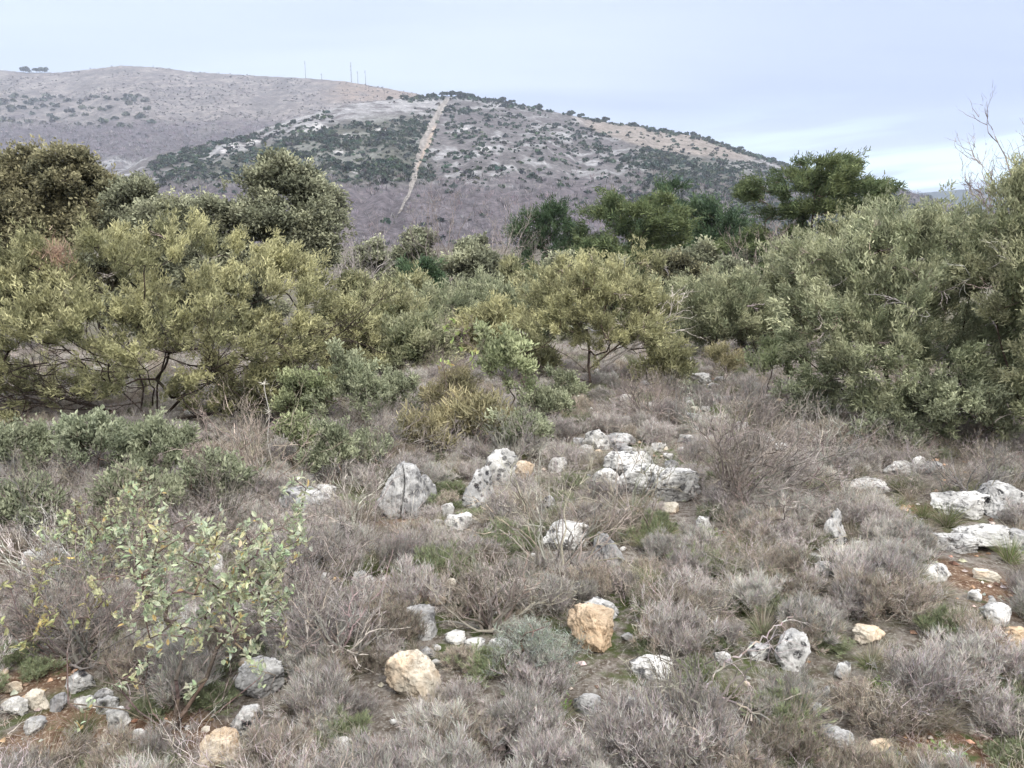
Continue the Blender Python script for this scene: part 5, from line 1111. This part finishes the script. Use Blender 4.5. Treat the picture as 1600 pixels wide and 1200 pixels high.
scatter('brown_scrub', 'brownish dwarf scrub growing in patches between the rocks', 'scrub', lambda X, D: .6 * dbase(X, D) * bare_(X, D) * path_(X, D) * (.1 + patch(X, D, 302, .45, .6)), ('brown_heath',), .5, 1.1, 2)
scatter('green_undergrowth', 'low green tinged undergrowth between the grey scrub', 'undergrowth', lambda X, D: .9 * dbase(X, D) * (.25 + .75 * bare_(X, D)) * (.15 + patch(X, D, 303, .48, .62)), ('green_heath',), .4, .95, 3, hs=(.5, .9))
scatter('grass', 'thin dry and green grass mixed through the scrub', 'grass', lambda X, D: 1.3 * dbase(X, D) * (.2 + .8 * bare_(X, D)) * (.3 + .6 * patch(X, D, 304, .42, .6)), ('dry_tuft', 'dry_tuft', 'green_tuft'), .4, .95, 4)
scatter('dry_twigs', 'thin dry arching twigs tangled over the scrub', 'twigs', lambda X, D: .45 * dbase(X, D) * bare_(X, D) * (.3 + patch(X, D, 305, .4, .6)), ('arching_twigs',), .5, 1.25, 5)
# gravel and litter
r_ = np.random.default_rng(9); n = 9000; D = np.sqrt(r_.uniform(1.2 ** 2, 9 ** 2, n)); X = r_.uniform(-.8, .8, n) * D; s = r_.uniform(.004, .016, n) * (1 + D * .1); Z = terrain(X, D)
keep = r_.random(n) < (.25 + .75 * soilmask(X, D)); X, D, s, Z = X[keep], D[keep], s[keep], Z[keep]; n = len(X)
v, f = icos(1) if False else (np.array([[1, 0, 0], [0, 1, 0], [-1, 0, 0], [0, -1, 0], [0, 0, .7], [0, 0, -.6]]), np.array([[0, 1, 4], [1, 2, 4], [2, 3, 4], [3, 0, 4], [1, 0, 5], [2, 1, 5], [3, 2, 5], [0, 3, 5]]))
V = (v[None] * (1 + r_.normal(size=(n, 6, 3)) * .25)) * s[:, None, None]; a = r_.uniform(0, 6.28, n); ca, sa = np.cos(a)[:, None], np.sin(a)[:, None]
V = np.stack([V[..., 0] * ca - V[..., 1] * sa, V[..., 0] * sa + V[..., 1] * ca, V[..., 2]], -1) + np.stack([X, D, Z + s * .25], -1)[:, None]
g = Geo(); pick = r_.random(n)[:, None]; cc_ = np.where(pick < .5, vary((.42, .38, .33), n, .2), np.where(pick < .8, vary((.42, .28, .19), n, .2), vary((.16, .10, .07), n, .2)))
g.add(V.reshape(-1, 3), (np.arange(n)[:, None, None] * 6 + f[None]).reshape(-1, 3), np.repeat(cc_, 6, 0)); o = g.obj('gravel', M_BARK); tag(o, 'gravel and crumbs of pale stone on the red brown soil', 'gravel', kind='stuff')

# ------------------------------------------------------------------ air
bm = bmesh.new(); bmesh.ops.create_cube(bm, size=1); me = bpy.data.meshes.new('haze'); bm.to_mesh(me); bm.free()
o = bpy.data.objects.new('haze', me); C.objects.link(o); tag(o, kind='stuff'); o['label'] = 'thin bluish haze in the air over the hills'; o['category'] = 'haze'
zmin, zmax = -700, 420; o.scale = (7100, 7100, zmax - zmin); o.location = (0, 0, (zmin + zmax) / 2)
m = bpy.data.materials.new('haze_air'); m.use_nodes = True; nt = m.node_tree; nt.nodes.clear(); ou = nt.nodes.new('ShaderNodeOutputMaterial'); pv = nt.nodes.new('ShaderNodeVolumePrincipled')
pv.inputs['Color'].default_value = (.74, .83, 1, 1); pv.inputs['Density'].default_value = .00018; pv.inputs['Anisotropy'].default_value = .2
nt.links.new(pv.outputs[0], ou.inputs['Volume']); me.materials.append(m)
